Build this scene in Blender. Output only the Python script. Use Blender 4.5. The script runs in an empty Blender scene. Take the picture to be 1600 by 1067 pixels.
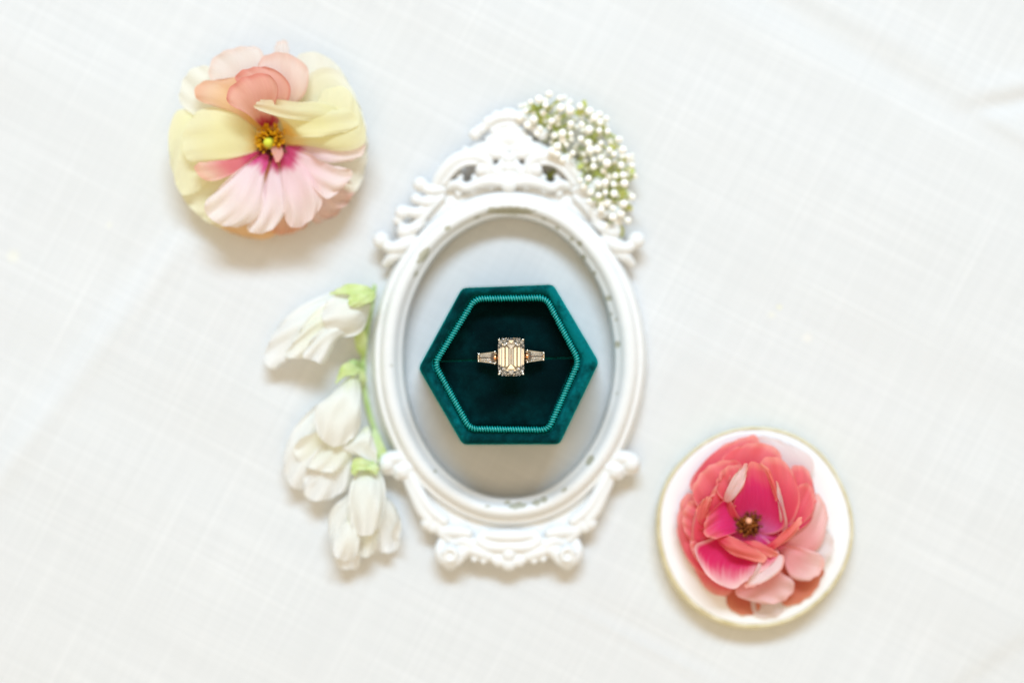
import bpy, math, random
import numpy as np
from mathutils import Vector

random.seed(7)
RNG = np.random.default_rng(11)
SC = bpy.context.scene
COL = SC.collection

# ------------------------------------------------------------------ camera, light, exposure
S = 0.18e-3            # metres on the cloth for one pixel of the photograph (1600 px wide)
H = 0.52               # camera height above the cloth
MM = 1e-3

cam_data = bpy.data.cameras.new('camera')
cam = bpy.data.objects.new('camera', cam_data)
COL.objects.link(cam)
cam.location = (0, 0, H)
cam.rotation_euler = (0, 0, 0)
cam_data.sensor_width = 36.0
cam_data.lens = 36.0 * H / (1600 * S)
cam_data.clip_start = 0.01
cam_data.clip_end = 50
cam_data.dof.use_dof = True
cam_data.dof.focus_distance = H - 0.0285
cam_data.dof.aperture_fstop = 2.2
SC.camera = cam

world = bpy.data.worlds.new('World')
SC.world = world
world.use_nodes = True
bg = world.node_tree.nodes['Background']
bg.inputs['Color'].default_value = (0.635, 0.555, 0.44, 1)     # soft light of the room
bg.inputs['Strength'].default_value = 1.0

key_data = bpy.data.lights.new('window_light', 'AREA')
key_data.shape = 'RECTANGLE'
key_data.size = 1.3
key_data.size_y = 0.40
key_data.color = (0.62, 0.80, 1.0)
key_data.energy = 51.0
key = bpy.data.objects.new('window_light', key_data)
COL.objects.link(key)
key.location = (0.05, 1.45, 1.76)
key.rotation_euler = (Vector((0, 0, 0)) - key.location).to_track_quat('-Z', 'Y').to_euler()

# added unseen warm fill to tint the shadows, high on the near side
fill_data = bpy.data.lights.new('warm_fill', 'AREA')
fill_data.shape = 'RECTANGLE'
fill_data.size = 1.3
fill_data.size_y = 1.0
fill_data.color = (1.0, 0.68, 0.31)
fill_data.energy = 5.2
fill = bpy.data.objects.new('warm_fill', fill_data)
COL.objects.link(fill)
fill.location = (-0.05, -0.46, 1.42)
fill.rotation_euler = (Vector((0, 0, 0)) - fill.location).to_track_quat('-Z', 'Y').to_euler()

SC.view_settings.view_transform = 'Standard'
SC.view_settings.look = 'None'
SC.view_settings.exposure = 0.08
SC.view_settings.gamma = 1.0
SC.view_settings.use_curve_mapping = False
SC.render.engine = 'CYCLES'
SC.cycles.use_denoising = True
SC.cycles.max_bounces = 14
SC.cycles.transmission_bounces = 14
SC.cycles.glossy_bounces = 6
SC.cycles.sample_clamp_indirect = 6.0

# ------------------------------------------------------------------ helpers
def lin(r, g, b):
    f = lambda c: (c / 255 / 12.92) if c / 255 <= 0.04045 else ((c / 255 + 0.055) / 1.055) ** 2.4
    return (f(r), f(g), f(b), 1.0)

def P(px, py, z=0.0):
    """point in the place seen at (px, py) of the photograph when it is z metres above the cloth"""
    k = S * (1 - z / H)
    return ((px - 800.0) * k, (533.5 - py) * k, z)

def Parr(xy, z):
    k = S * (1 - z / H)
    return np.stack([(xy[..., 0] - 800.0) * k, (533.5 - xy[..., 1]) * k, z], -1)

def zoom(x0, y0, s):
    return lambda pts: [(x0 + x / s, y0 + y / s) for x, y in pts]
zA = zoom(230, 50, 2.737)
zB = zoom(1000, 640, 2.883)
zC = zoom(390, 420, 2.178)
zD = zoom(800, 140, 3.8125)
zE = zoom(570, 150, 3.5556)
zF = zoom(570, 650, 3.5556)
zG = zoom(640, 430, 3.81)
zH = zoom(720, 500, 9.7)

def thing(name, label, cat, loc, group=None):
    o = bpy.data.objects.new(name, None)
    COL.objects.link(o)
    o.location = loc
    o.empty_display_size = 0.01
    o['label'] = label
    o['category'] = cat
    if group:
        o['group'] = group
    return o

def root_loc(o):
    while o.parent:
        o = o.parent
    return np.array(o.location)

def mesh_obj(name, verts, faces, mat, parent=None, smooth=True, uv=None, attrs=None, mods=None):
    v = np.asarray(verts, dtype=float).reshape(-1, 3)
    if parent is not None:
        v = v - root_loc(parent)
    me = bpy.data.meshes.new(name)
    me.from_pydata(v.tolist(), [], [tuple(int(i) for i in f) for f in faces])
    if uv is not None:
        layer = me.uv_layers.new(name='UVMap')
        idx = np.empty(len(me.loops), dtype=np.int32)
        me.loops.foreach_get('vertex_index', idx)
        layer.data.foreach_set('uv', np.asarray(uv, dtype=np.float32)[idx].ravel())
    for k, arr in (attrs or {}).items():
        a = me.attributes.new(k, 'FLOAT', 'POINT')
        a.data.foreach_set('value', np.asarray(arr, dtype=np.float32))
    if smooth:
        me.polygons.foreach_set('use_smooth', [True] * len(me.polygons))
    me.materials.append(mat)
    me.update()
    o = bpy.data.objects.new(name, me)
    COL.objects.link(o)
    if parent is not None:
        o.parent = parent
    return o

def catmull(pts, n, closed=False):
    p = np.asarray(pts, dtype=float)
    m = len(p)
    if closed:
        q = np.vstack([p[-1], p, p[0], p[1]])
        segs = m
    else:
        q = np.vstack([2 * p[0] - p[1], p, 2 * p[-1] - p[-2]])
        segs = m - 1
    out = []
    t = np.linspace(0, 1, 12, endpoint=False)[:, None]
    for i in range(segs):
        a, b, c, d = q[i], q[i + 1], q[i + 2], q[i + 3]
        out.append(0.5 * (2 * b + (c - a) * t + (2 * a - 5 * b + 4 * c - d) * t ** 2 + (3 * b - a - 3 * c + d) * t ** 3))
    out = np.vstack(out)
    if not closed:
        out = np.vstack([out, p[-1:]])
    else:
        out = np.vstack([out, out[:1]])
    seg = np.linalg.norm(np.diff(out[:, :2], axis=0), axis=1)
    s = np.concatenate([[0], np.cumsum(seg)])
    tt = np.linspace(0, s[-1], n, endpoint=not closed)
    return np.stack([np.interp(tt, s, out[:, k]) for k in range(out.shape[1])], -1)

def grid_faces(nr, nc, wrap_c=False, off=0):
    f = []
    cc = nc if wrap_c else nc - 1
    for r in range(nr - 1):
        for c in range(cc):
            c2 = (c + 1) % nc
            f.append((off + r * nc + c, off + r * nc + c2, off + (r + 1) * nc + c2, off + (r + 1) * nc + c))
    return f

class MB:
    """collects closed shapes into one mesh"""
    def __init__(self):
        self.v, self.f, self.n = [], [], 0
    def add(self, v, f):
        self.v.append(np.asarray(v, dtype=float).reshape(-1, 3))
        self.f += [tuple(i + self.n for i in q) for q in f]
        self.n += len(self.v[-1])
    def tube(self, pts, rad, seg=10, flat=1.0, n=None):
        """pts (x, y, z) in metres, rad list; rounded closed ends"""
        p = np.asarray(pts, dtype=float)
        r = np.asarray(rad, dtype=float) * np.ones(len(p))
        n = n or max(8, 5 * len(p))
        q = catmull(np.hstack([p, r[:, None]]), n)
        p, r = q[:, :3], np.abs(q[:, 3])
        tan = np.gradient(p, axis=0)
        tan /= np.linalg.norm(tan, axis=1)[:, None] + 1e-12
        # rounded caps
        e0 = [p[0] - tan[0] * r[0] * math.sin(a) for a in (1.3, 0.8, 0.4)]
        e1 = [p[-1] + tan[-1] * r[-1] * math.sin(a) for a in (0.4, 0.8, 1.3)]
        rc = [math.cos(a) for a in (1.3, 0.8, 0.4)]
        P3 = np.vstack([e0, p, e1])
        R3 = np.concatenate([[r[0] * c for c in rc], r, [r[-1] * c for c in rc[::-1]]])
        T3 = np.vstack([[tan[0]] * 3, tan, [tan[-1]] * 3])
        up = np.array([0, 0, 1.0])
        side = np.cross(T3, up)
        ln = np.linalg.norm(side, axis=1)
        side[ln < 1e-6] = (1, 0, 0)
        side /= np.linalg.norm(side, axis=1)[:, None]
        nor = np.cross(side, T3)
        a = np.linspace(0, 2 * np.pi, seg, endpoint=False)
        V = P3[:, None] + R3[:, None, None] * (np.cos(a)[None, :, None] * side[:, None] + flat * np.sin(a)[None, :, None] * nor[:, None])
        m = len(P3)
        f = grid_faces(m, seg, True)
        f = [q[::-1] for q in f]
        f.append(tuple(range(seg)))
        f.append(tuple((m - 1) * seg + i for i in range(seg))[::-1])
        self.add(V, f)
    def ball(self, c, r, n=12):
        c = np.asarray(c, dtype=float)
        r = np.asarray(r, dtype=float) * np.ones(3)
        th = np.linspace(0.06, np.pi - 0.06, n)
        ph = np.linspace(0, 2 * np.pi, 2 * n, endpoint=False)
        V = np.stack([np.sin(th)[:, None] * np.cos(ph), np.sin(th)[:, None] * np.sin(ph), np.cos(th)[:, None] + 0 * ph], -1) * r + c
        f = [q[::-1] for q in grid_faces(n, 2 * n, True)]
        f.append(tuple(range(2 * n))[::-1][::-1])
        f.append(tuple((n - 1) * 2 * n + i for i in range(2 * n))[::-1])
        self.add(V, f)
    def slab(self, poly, z0, z1):
        """prism over a polygon of (px, py)"""
        n = len(poly)
        a = [P(x, y, z0) for x, y in poly]
        b = [P(x, y, z1) for x, y in poly]
        f = [tuple(range(n)), tuple(range(n, 2 * n))[::-1]]
        f += [(i, n + i, n + (i + 1) % n, (i + 1) % n) for i in range(n)]
        self.add(a + b, f)
    def build(self, name, mat, parent, smooth=True):
        return mesh_obj(name, np.vstack(self.v), self.f, mat, parent, smooth)

# ------------------------------------------------------------------ materials
def new_mat(name):
    m = bpy.data.materials.new(name)
    m.use_nodes = True
    nt = m.node_tree
    b = nt.nodes['Principled BSDF']
    return m, nt, b

def N(nt, kind, **kw):
    n = nt.nodes.new(kind)
    for k, v in kw.items():
        if k.startswith('i_'):
            n.inputs[k[2:].replace('_', ' ')].default_value = v
        else:
            setattr(n, k, v)
    return n

def math_node(nt, op, a, b=None, c=None, clamp=False):
    n = nt.nodes.new('ShaderNodeMath')
    n.operation = op
    n.use_clamp = clamp
    for i, x in enumerate((a, b, c)):
        if x is None:
            continue
        if isinstance(x, (int, float)):
            n.inputs[i].default_value = x
        else:
            nt.links.new(x, n.inputs[i])
    return n.outputs[0]

def mixc(nt, fac, a, b, mode='MIX'):
    n = nt.nodes.new('ShaderNodeMix')
    n.data_type = 'RGBA'
    n.blend_type = mode
    for sock, x in ((n.inputs[0], fac), (n.inputs[6], a), (n.inputs[7], b)):
        if isinstance(x, (int, float)):
            sock.default_value = x
        elif isinstance(x, tuple):
            sock.default_value = x
        else:
            nt.links.new(x, sock)
    return n.outputs[2]

def noise(nt, vec, scale, detail=3.0, rough=0.55):
    n = nt.nodes.new('ShaderNodeTexNoise')
    n.inputs['Scale'].default_value = scale
    n.inputs['Detail'].default_value = detail
    n.inputs['Roughness'].default_value = rough
    if vec is not None:
        nt.links.new(vec, n.inputs['Vector'])
    return n.outputs['Fac']

def mapping(nt, vec, rot=(0, 0, 0), scale=(1, 1, 1), loc=(0, 0, 0)):
    n = nt.nodes.new('ShaderNodeMapping')
    n.inputs['Rotation'].default_value = rot
    n.inputs['Scale'].default_value = scale
    n.inputs['Location'].default_value = loc
    nt.links.new(vec, n.inputs['Vector'])
    return n.outputs[0]

def maprange(nt, v, a, b, c, d):
    n = nt.nodes.new('ShaderNodeMapRange')
    n.inputs[1].default_value, n.inputs[2].default_value = a, b
    n.inputs[3].default_value, n.inputs[4].default_value = c, d
    nt.links.new(v, n.inputs[0])
    return n.outputs[0]

def bump(nt, height, dist, strength, bsdf, prev=None):
    n = nt.nodes.new('ShaderNodeBump')
    n.inputs['Distance'].default_value = dist
    n.inputs['Strength'].default_value = strength
    nt.links.new(height, n.inputs['Height'])
    if prev is not None:
        nt.links.new(prev, n.inputs['Normal'])
    if bsdf is not None:
        nt.links.new(n.outputs[0], bsdf.inputs['Normal'])
    return n.outputs[0]

def cloth_material():
    m, nt, b = new_mat('white_linen')
    co = nt.nodes.new('ShaderNodeTexCoord').outputs['Object']
    A1, A2 = math.radians(27), math.radians(-62)
    # slub threads in both thread directions
    lines = []
    for ang, sc in ((A1, 1.0), (A2, 1.0)):
        v = mapping(nt, co, (0, 0, ang), (1, 1, 1))
        v1 = mapping(nt, v, (0, 0, 0), (10, 620, 1))
        v2 = mapping(nt, v, (0, 0, 0), (17, 1500, 1), (3.1, 0.7, 0))
        v3 = mapping(nt, v, (0, 0, 0), (8, 240, 1), (1.7, 5.0, 0))
        n1 = maprange(nt, noise(nt, v1, 1, 2, 0.5), 0.56, 0.82, 0, 1)
        n2 = maprange(nt, noise(nt, v2, 1, 2, 0.5), 0.45, 0.8, 0, 1)
        n3 = maprange(nt, noise(nt, v3, 1, 2, 0.5), 0.52, 0.8, 0, 1)
        lines.append((n1, n2, n3))
    s1 = math_node(nt, 'ADD', lines[0][0], math_node(nt, 'MULTIPLY', lines[1][0], 0.7))
    s2 = math_node(nt, 'ADD', lines[0][1], lines[1][1])
    s3 = math_node(nt, 'ADD', lines[0][2], math_node(nt, 'MULTIPLY', lines[1][2], 0.7))
    # weave
    wv = mapping(nt, co, (0, 0, A1), (1, 1, 1))
    w1 = N(nt, 'ShaderNodeTexWave', wave_type='BANDS', bands_direction='X')
    w2 = N(nt, 'ShaderNodeTexWave', wave_type='BANDS', bands_direction='Y')
    for w in (w1, w2):
        w.inputs['Scale'].default_value = 800
        w.inputs['Distortion'].default_value = 1.5
        w.inputs['Detail'].default_value = 2
        nt.links.new(wv, w.inputs['Vector'])
    weave = math_node(nt, 'MULTIPLY', w1.outputs['Fac'], w2.outputs['Fac'])
    fac = math_node(nt, 'MULTIPLY_ADD', s1, 0.32, math_node(nt, 'MULTIPLY', s2, 0.30))
    fac = math_node(nt, 'MULTIPLY_ADD', s3, 0.12, math_node(nt, 'ADD', fac, 0.22))
    col = mixc(nt, fac, lin(204, 207, 208), lin(229, 231, 232))
    big = maprange(nt, noise(nt, co, 14, 3), 0.3, 0.7, 0, 1)
    col = mixc(nt, math_node(nt, 'MULTIPLY', big, 0.25), col, lin(212, 213, 213))
    # faint yellow pollen stains and a grey fleck
    for (x, y, r, c, k) in ((1218, 480, 5, lin(236, 232, 170), 0.75), (1206, 492, 8, lin(238, 236, 214), 0.5),
                            (393, 473, 3.5, lin(170, 172, 172), 0.8), (18, 400, 16, lin(240, 238, 205), 0.55),
                            (170, 352, 7, lin(238, 238, 205), 0.6), (1262, 528, 11, lin(238, 233, 222), 0.5)):
        px, py, _ = P(x, y)
        d = N(nt, 'ShaderNodeVectorMath', operation='DISTANCE')
        nt.links.new(co, d.inputs[0])
        d.inputs[1].default_value = (px, py, 0)
        f = maprange(nt, d.outputs['Value'], 0, r * S, k, 0)
        col = mixc(nt, f, col, c)
    nt.links.new(col, b.inputs['Base Color'])
    b.inputs['Roughness'].default_value = 0.95
    b.inputs['Specular IOR Level'].default_value = 0.1
    n0 = bump(nt, s1, 0.00009, 0.45, None)
    n0 = bump(nt, s2, 0.00005, 0.35, None, n0)
    bump(nt, weave, 0.00006, 0.4, b, n0)
    return m

def petal_material(name, base, mid, tip, edge, b0=0.16, b1=0.62, edge_w=0.82, edge_k=0.7, trans=0.38, vein=0.25, rough=0.55):
    m, nt, b = new_mat(name)
    uv = N(nt, 'ShaderNodeUVMap', uv_map='UVMap').outputs[0]
    sep = nt.nodes.new('ShaderNodeSeparateXYZ')
    nt.links.new(uv, sep.inputs[0])
    u, v = sep.outputs[0], sep.outputs[1]
    oi = nt.nodes.new('ShaderNodeObjectInfo')
    off = nt.nodes.new('ShaderNodeCombineXYZ')
    nt.links.new(math_node(nt, 'MULTIPLY', oi.outputs['Random'], 30), off.inputs[0])
    vm = N(nt, 'ShaderNodeVectorMath', operation='ADD')
    nt.links.new(uv, vm.inputs[0])
    nt.links.new(off.outputs[0], vm.inputs[1])
    vv = vm.outputs[0]
    streak = noise(nt, mapping(nt, vv, (0, 0, 0), (26, 1.6, 1)), 1, 3, 0.6)
    soft = noise(nt, mapping(nt, vv, (0, 0, 0), (3, 3, 1)), 1, 2, 0.5)
    vw = math_node(nt, 'ADD', v, math_node(nt, 'MULTIPLY', math_node(nt, 'SUBTRACT', streak, 0.5), 0.22))
    vw = math_node(nt, 'ADD', vw, math_node(nt, 'MULTIPLY', math_node(nt, 'SUBTRACT', soft, 0.5), 0.22))
    f1 = N(nt, 'ShaderNodeMapRange', interpolation_type='SMOOTHSTEP')
    f1.inputs[1].default_value, f1.inputs[2].default_value = b0, (b0 + b1) / 2 + 0.06
    nt.links.new(vw, f1.inputs[0])
    f2 = N(nt, 'ShaderNodeMapRange', interpolation_type='SMOOTHSTEP')
    f2.inputs[1].default_value, f2.inputs[2].default_value = b1, 0.95
    nt.links.new(vw, f2.inputs[0])
    col = mixc(nt, f1.outputs[0], base, mid)
    col = mixc(nt, f2.outputs[0], col, tip)
    eu = math_node(nt, 'ABSOLUTE', math_node(nt, 'MULTIPLY_ADD', u, 2.0, -1.0))
    e = math_node(nt, 'MAXIMUM', eu, v)
    e = math_node(nt, 'MULTIPLY_ADD', math_node(nt, 'SUBTRACT', soft, 0.5), 0.12, e)
    fe = N(nt, 'ShaderNodeMapRange', interpolation_type='SMOOTHSTEP')
    fe.inputs[1].default_value, fe.inputs[2].default_value, fe.inputs[4].default_value = edge_w, 1.0, edge_k
    nt.links.new(e, fe.inputs[0])
    col = mixc(nt, fe.outputs[0], col, edge)
    fine = noise(nt, mapping(nt, vv, (0, 0, 0), (85, 2.2, 1)), 1, 2, 0.6)
    vf = math_node(nt, 'ADD', maprange(nt, streak, 0.4, 0.75, 0, vein * 0.6), maprange(nt, fine, 0.5, 0.75, 0, vein * 0.45 + 0.04))
    col = mixc(nt, vf, col, mixc(nt, 0.6, col, base), 'MIX')
    nt.links.new(col, b.inputs['Base Color'])
    b.inputs['Roughness'].default_value = rough
    b.inputs['Specular IOR Level'].default_value = 0.25
    bp = bump(nt, streak, 0.00016, 0.35, b)
    tr = nt.nodes.new('ShaderNodeBsdfTranslucent')
    nt.links.new(col, tr.inputs['Color'])
    mx = nt.nodes.new('ShaderNodeMixShader')
    mx.inputs[0].default_value = trans
    nt.links.new(b.outputs[0], mx.inputs[1])
    nt.links.new(tr.outputs[0], mx.inputs[2])
    nt.links.new(mx.outputs[0], nt.nodes['Material Output'].inputs['Surface'])
    return m

def simple(name, col, rough=0.5, metal=0.0, spec=0.4, var=0.0, var_scale=300, bmp=0.0, trans=0.0, col2=None):
    m, nt, b = new_mat(name)
    co = nt.nodes.new('ShaderNodeTexCoord').outputs['Object']
    nz = noise(nt, co, var_scale, 3)
    c2 = col2 or tuple(x * 0.7 for x in col[:3]) + (1,)
    c = mixc(nt, maprange(nt, nz, 0.35, 0.7, 0, var), col, c2)
    nt.links.new(c, b.inputs['Base Color'])
    b.inputs['Roughness'].default_value = rough
    b.inputs['Metallic'].default_value = metal
    b.inputs['Specular IOR Level'].default_value = spec
    if bmp:
        bump(nt, nz, bmp, 0.5, b)
    if trans:
        tr = nt.nodes.new('ShaderNodeBsdfTranslucent')
        nt.links.new(c, tr.inputs['Color'])
        mx = nt.nodes.new('ShaderNodeMixShader')
        mx.inputs[0].default_value = trans
        nt.links.new(b.outputs[0], mx.inputs[1])
        nt.links.new(tr.outputs[0], mx.inputs[2])
        nt.links.new(mx.outputs[0], nt.nodes['Material Output'].inputs['Surface'])
    return m

def paint_material():
    """white paint over grey-green metal; the wear attribute marks chipped places"""
    m, nt, b = new_mat('chipped_white_paint')
    co = nt.nodes.new('ShaderNodeTexCoord').outputs['Object']
    at = N(nt, 'ShaderNodeAttribute', attribute_name='wear').outputs['Fac']
    n1 = noise(nt, co, 900, 4, 0.65)
    n2 = noise(nt, co, 260, 3, 0.55)
    k = math_node(nt, 'ADD', at, math_node(nt, 'MULTIPLY', math_node(nt, 'SUBTRACT', n1, 0.5), 0.9))
    k = maprange(nt, k, 0.46, 0.54, 0, 1)
    white = mixc(nt, maprange(nt, n2, 0.35, 0.7, 0, 0.5), lin(229, 231, 231), lin(223, 226, 226))
    metal = mixc(nt, n1, lin(150, 150, 128), lin(205, 204, 188))
    col = mixc(nt, k, white, metal)
    nt.links.new(col, b.inputs['Base Color'])
    b.inputs['Roughness'].default_value = 0.42
    b.inputs['Specular IOR Level'].default_value = 0.35
    hgt = math_node(nt, 'MULTIPLY_ADD', k, -1.0, math_node(nt, 'MULTIPLY', n2, 0.6))
    bump(nt, hgt, 0.00022, 0.6, b)
    return m

def velvet_material():
    m, nt, b = new_mat('teal_velvet')
    co = nt.nodes.new('ShaderNodeTexCoord').outputs['Object']
    n1 = noise(nt, co, 130, 3, 0.6)
    n2 = noise(nt, co, 1500, 3, 0.7)
    n3 = noise(nt, mapping(nt, co, (0, 0, 0.2), (1600, 330, 400)), 1, 3, 0.7)
    painted_sheen = N(nt, 'ShaderNodeAttribute', attribute_name='painted_sheen').outputs['Fac']     # sheen of the brushed pile, painted as colour brightness
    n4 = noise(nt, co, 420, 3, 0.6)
    k = math_node(nt, 'MULTIPLY', painted_sheen, math_node(nt, 'MULTIPLY', maprange(nt, n1, 0.3, 0.7, 0.45, 1.6), maprange(nt, n4, 0.3, 0.7, 0.45, 1.55)), clamp=True)
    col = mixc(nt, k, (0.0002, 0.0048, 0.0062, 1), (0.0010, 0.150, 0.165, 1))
    nt.links.new(col, b.inputs['Base Color'])
    b.inputs['Roughness'].default_value = 0.9
    b.inputs['Specular IOR Level'].default_value = 0.04
    b.inputs['Sheen Weight'].default_value = 1.0
    b.inputs['Sheen Roughness'].default_value = 0.34
    sh = mixc(nt, maprange(nt, n3, 0.3, 0.75, 0, 1), (0.0, 0.30, 0.30, 1), (0.01, 0.85, 0.80, 1))
    nt.links.new(sh, b.inputs['Sheen Tint'])
    p = bump(nt, n3, 0.0004, 0.5, None)
    p = bump(nt, n1, 0.0012, 0.35, None, p)
    bump(nt, n2, 0.0003, 0.6, b, p)
    return m

MAT = {}
MAT['cloth'] = cloth_material()
MAT['paint'] = paint_material()
MAT['velvet'] = velvet_material()
MAT['trim'] = simple('teal_satin_cord', (0.004, 0.36, 0.345, 1), 0.22, 0, 1.0, 0.6, 700, 0.00005, col2=(0.002, 0.22, 0.22, 1))
MAT['slab'] = simple('polished_white_stone', lin(234, 235, 236), 0.2, 0, 0.5, 0.6, 60, 0, col2=lin(224, 226, 228))
MAT['gilt'] = simple('cream_gilt_edge', lin(238, 230, 196), 0.45, 0.1, 0.5, 1.0, 260, 0.0002, col2=lin(212, 198, 142))
MAT['white_gold'] = simple('white_gold', lin(247, 240, 225), 0.16, 1.0, 0.5)
MAT['rose_gold'] = simple('rose_gold', lin(226, 160, 112), 0.2, 1.0, 0.5)
MAT['anther'] = simple('yellow_anther', lin(232, 178, 20), 0.7, 0, 0.2, 1.0, 900, col2=lin(190, 120, 8))
MAT['dark_anther'] = simple('brown_anther', lin(150, 84, 26), 0.7, 0, 0.2, 1.0, 900, col2=lin(84, 40, 14))
MAT['heart'] = simple('dark_flower_heart', lin(70, 30, 20), 0.8, 0, 0.2, 0.6, 700)
MAT['pistil_green'] = simple('lime_pistil', lin(214, 220, 70), 0.5, 0, 0.3, 0.5, 600)
MAT['pistil_pink'] = simple('peach_pistil', lin(235, 175, 140), 0.5, 0, 0.3, 0.5, 600)
MAT['stem'] = simple('fresh_green_stem', lin(196, 222, 142), 0.5, 0, 0.3, 0.8, 180, trans=0.25, col2=lin(214, 234, 176))
MAT['calyx'] = simple('lime_calyx', lin(202, 224, 138), 0.5, 0, 0.3, 1.0, 160, trans=0.3, col2=lin(226, 238, 190))
MAT['bud'] = simple('white_bud', lin(252, 251, 246), 0.6, 0, 0.3, 0.5, 500, col2=lin(248, 245, 230))
MAT['bud_stem'] = simple('olive_bud_stem', lin(218, 222, 142), 0.6, 0, 0.2, 1.0, 240, trans=0.3, col2=lin(190, 204, 104))
MAT['bud_brown'] = simple('dried_bud_stalk', lin(190, 160, 110), 0.7, 0, 0.2, 1.0, 300)

def gem_material(name, ior, col=(1, 1, 1, 1)):
    m, nt, b = new_mat(name)
    nt.nodes.remove(b)
    g = nt.nodes.new('ShaderNodeBsdfGlass')
    g.inputs['IOR'].default_value = ior
    g.inputs['Roughness'].default_value = 0.0
    co = nt.nodes.new('ShaderNodeTexCoord').outputs['Object']
    c = mixc(nt, noise(nt, co, 200, 2), col, tuple(x * 0.985 for x in col[:3]) + (1,))
    nt.links.new(c, g.inputs['Color'])
    nt.links.new(g.outputs[0], nt.nodes['Material Output'].inputs['Surface'])
    return m
MAT['diamond'] = gem_material('clear_diamond', 2.3)

# ------------------------------------------------------------------ the cloth
def cloth():
    nx, ny = 420, 300
    X = np.linspace(-1500, 3100, nx)
    Y = np.linspace(-1300, 2300, ny)
    # denser where the photograph looks
    def warp(a, lo, hi):
        t = np.linspace(0, 1, len(a))
        return np.interp(t, [0, 0.1, 0.9, 1], [a[0], lo, hi, a[-1]])
    X, Y = warp(X, -60, 1660), warp(Y, -60, 1130)
    gx, gy = np.meshgrid(X, Y)
    z = np.zeros_like(gx)
    def line(x0, y0, x1, y1):
        dx, dy = x1 - x0, y1 - y0
        L = math.hypot(dx, dy)
        d = ((gx - x0) * dy - (gy - y0) * dx) / L         # signed distance
        t = ((gx - x0) * dx + (gy - y0) * dy) / L
        return d, t, L
    def win(t, a, b, s):
        return 1 / (1 + np.exp(-(t - a) / s)) / (1 + np.exp((t - b) / s))
    g = lambda d, w: np.exp(-(d / w) ** 2)
    # fold running down-left from below the yellow flower
    d, t, L = line(345, 300, 0, 740)
    z += 1.1 * g(d, 24) * win(t, 0, L + 300, 60) + 0.9 * np.tanh(d / 36) * win(t, -40, L + 400, 90)
    # folds at the upper right
    d, t, L = line(1215, -20, 1540, 170)
    z += -0.8 * g(d + 22, 32) * win(t, -200, L - 10, 50) + 0.25 * g(d - 18, 30) * win(t, -200, L, 50)
    d, t, L = line(1525, 172, 1640, 150)
    z += -0.75 * g(d, 15) * win(t, 5, L + 100, 16) + 0.5 * g(d - 26, 18) * win(t, 0, L + 100, 20)
    d, t, L = line(1525, 172, 1640, 235)
    z += 0.45 * g(d, 15) * win(t, 0, L + 100, 20)
    # lower right corner
    d, t, L = line(1500, 1067, 1610, 992)
    z += -0.9 * (0.5 + 0.5 * np.tanh(-d / 14)) * win(t, -200, L + 300, 60)
    # crease under the frame and beside the plate
    d, t, L = line(905, 955, 1110, 1060)
    z += 0.22 * g(d, 7) * win(t, 0, L, 25) - 0.28 * g(d - 20, 18) * win(t, 20, L, 25)
    # crease in the shade of the box
    d, t, L = line(770, 700, 900, 760)
    z += 0.22 * g(d, 6) * win(t, 0, L, 12)
    d, t, L = line(860, 700, 790, 775)
    z += 0.18 * g(d, 6) * win(t, 0, L, 12)
    # slow unevenness
    r = np.random.default_rng(3)
    for i in range(26):
        lam = r.uniform(120, 700)
        a = r.choice([0.47, -1.1, 0.3, -0.8]) + r.normal(0, 0.12)
        z += 0.0011 * lam ** 0.85 * r.uniform(0.15, 0.6) * np.sin((gx * math.cos(a) + gy * math.sin(a)) * 2 * math.pi / lam + r.uniform(0, 6.28))
    calm = 1 - 0.75 * np.exp(-(((gx - 795) / 260) ** 2 + ((gy - 560) / 400) ** 2) ** 2)
    for cx, cy in ((418, 222), (1180, 824)):
        calm *= 1 - 0.75 * np.exp(-(((gx - cx) / 190) ** 2 + ((gy - cy) / 190) ** 2) ** 2)
    z = z * calm * MM - 0.0002
    V = np.stack([(gx - 800) * S, (533.5 - gy) * S, z], -1)
    o = mesh_obj('tablecloth', V, [f[::-1] for f in grid_faces(ny, nx)], MAT['cloth'])
    o['kind'] = 'structure'
    o['label'] = 'white slubby linen tablecloth with soft folds'
cloth()

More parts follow.
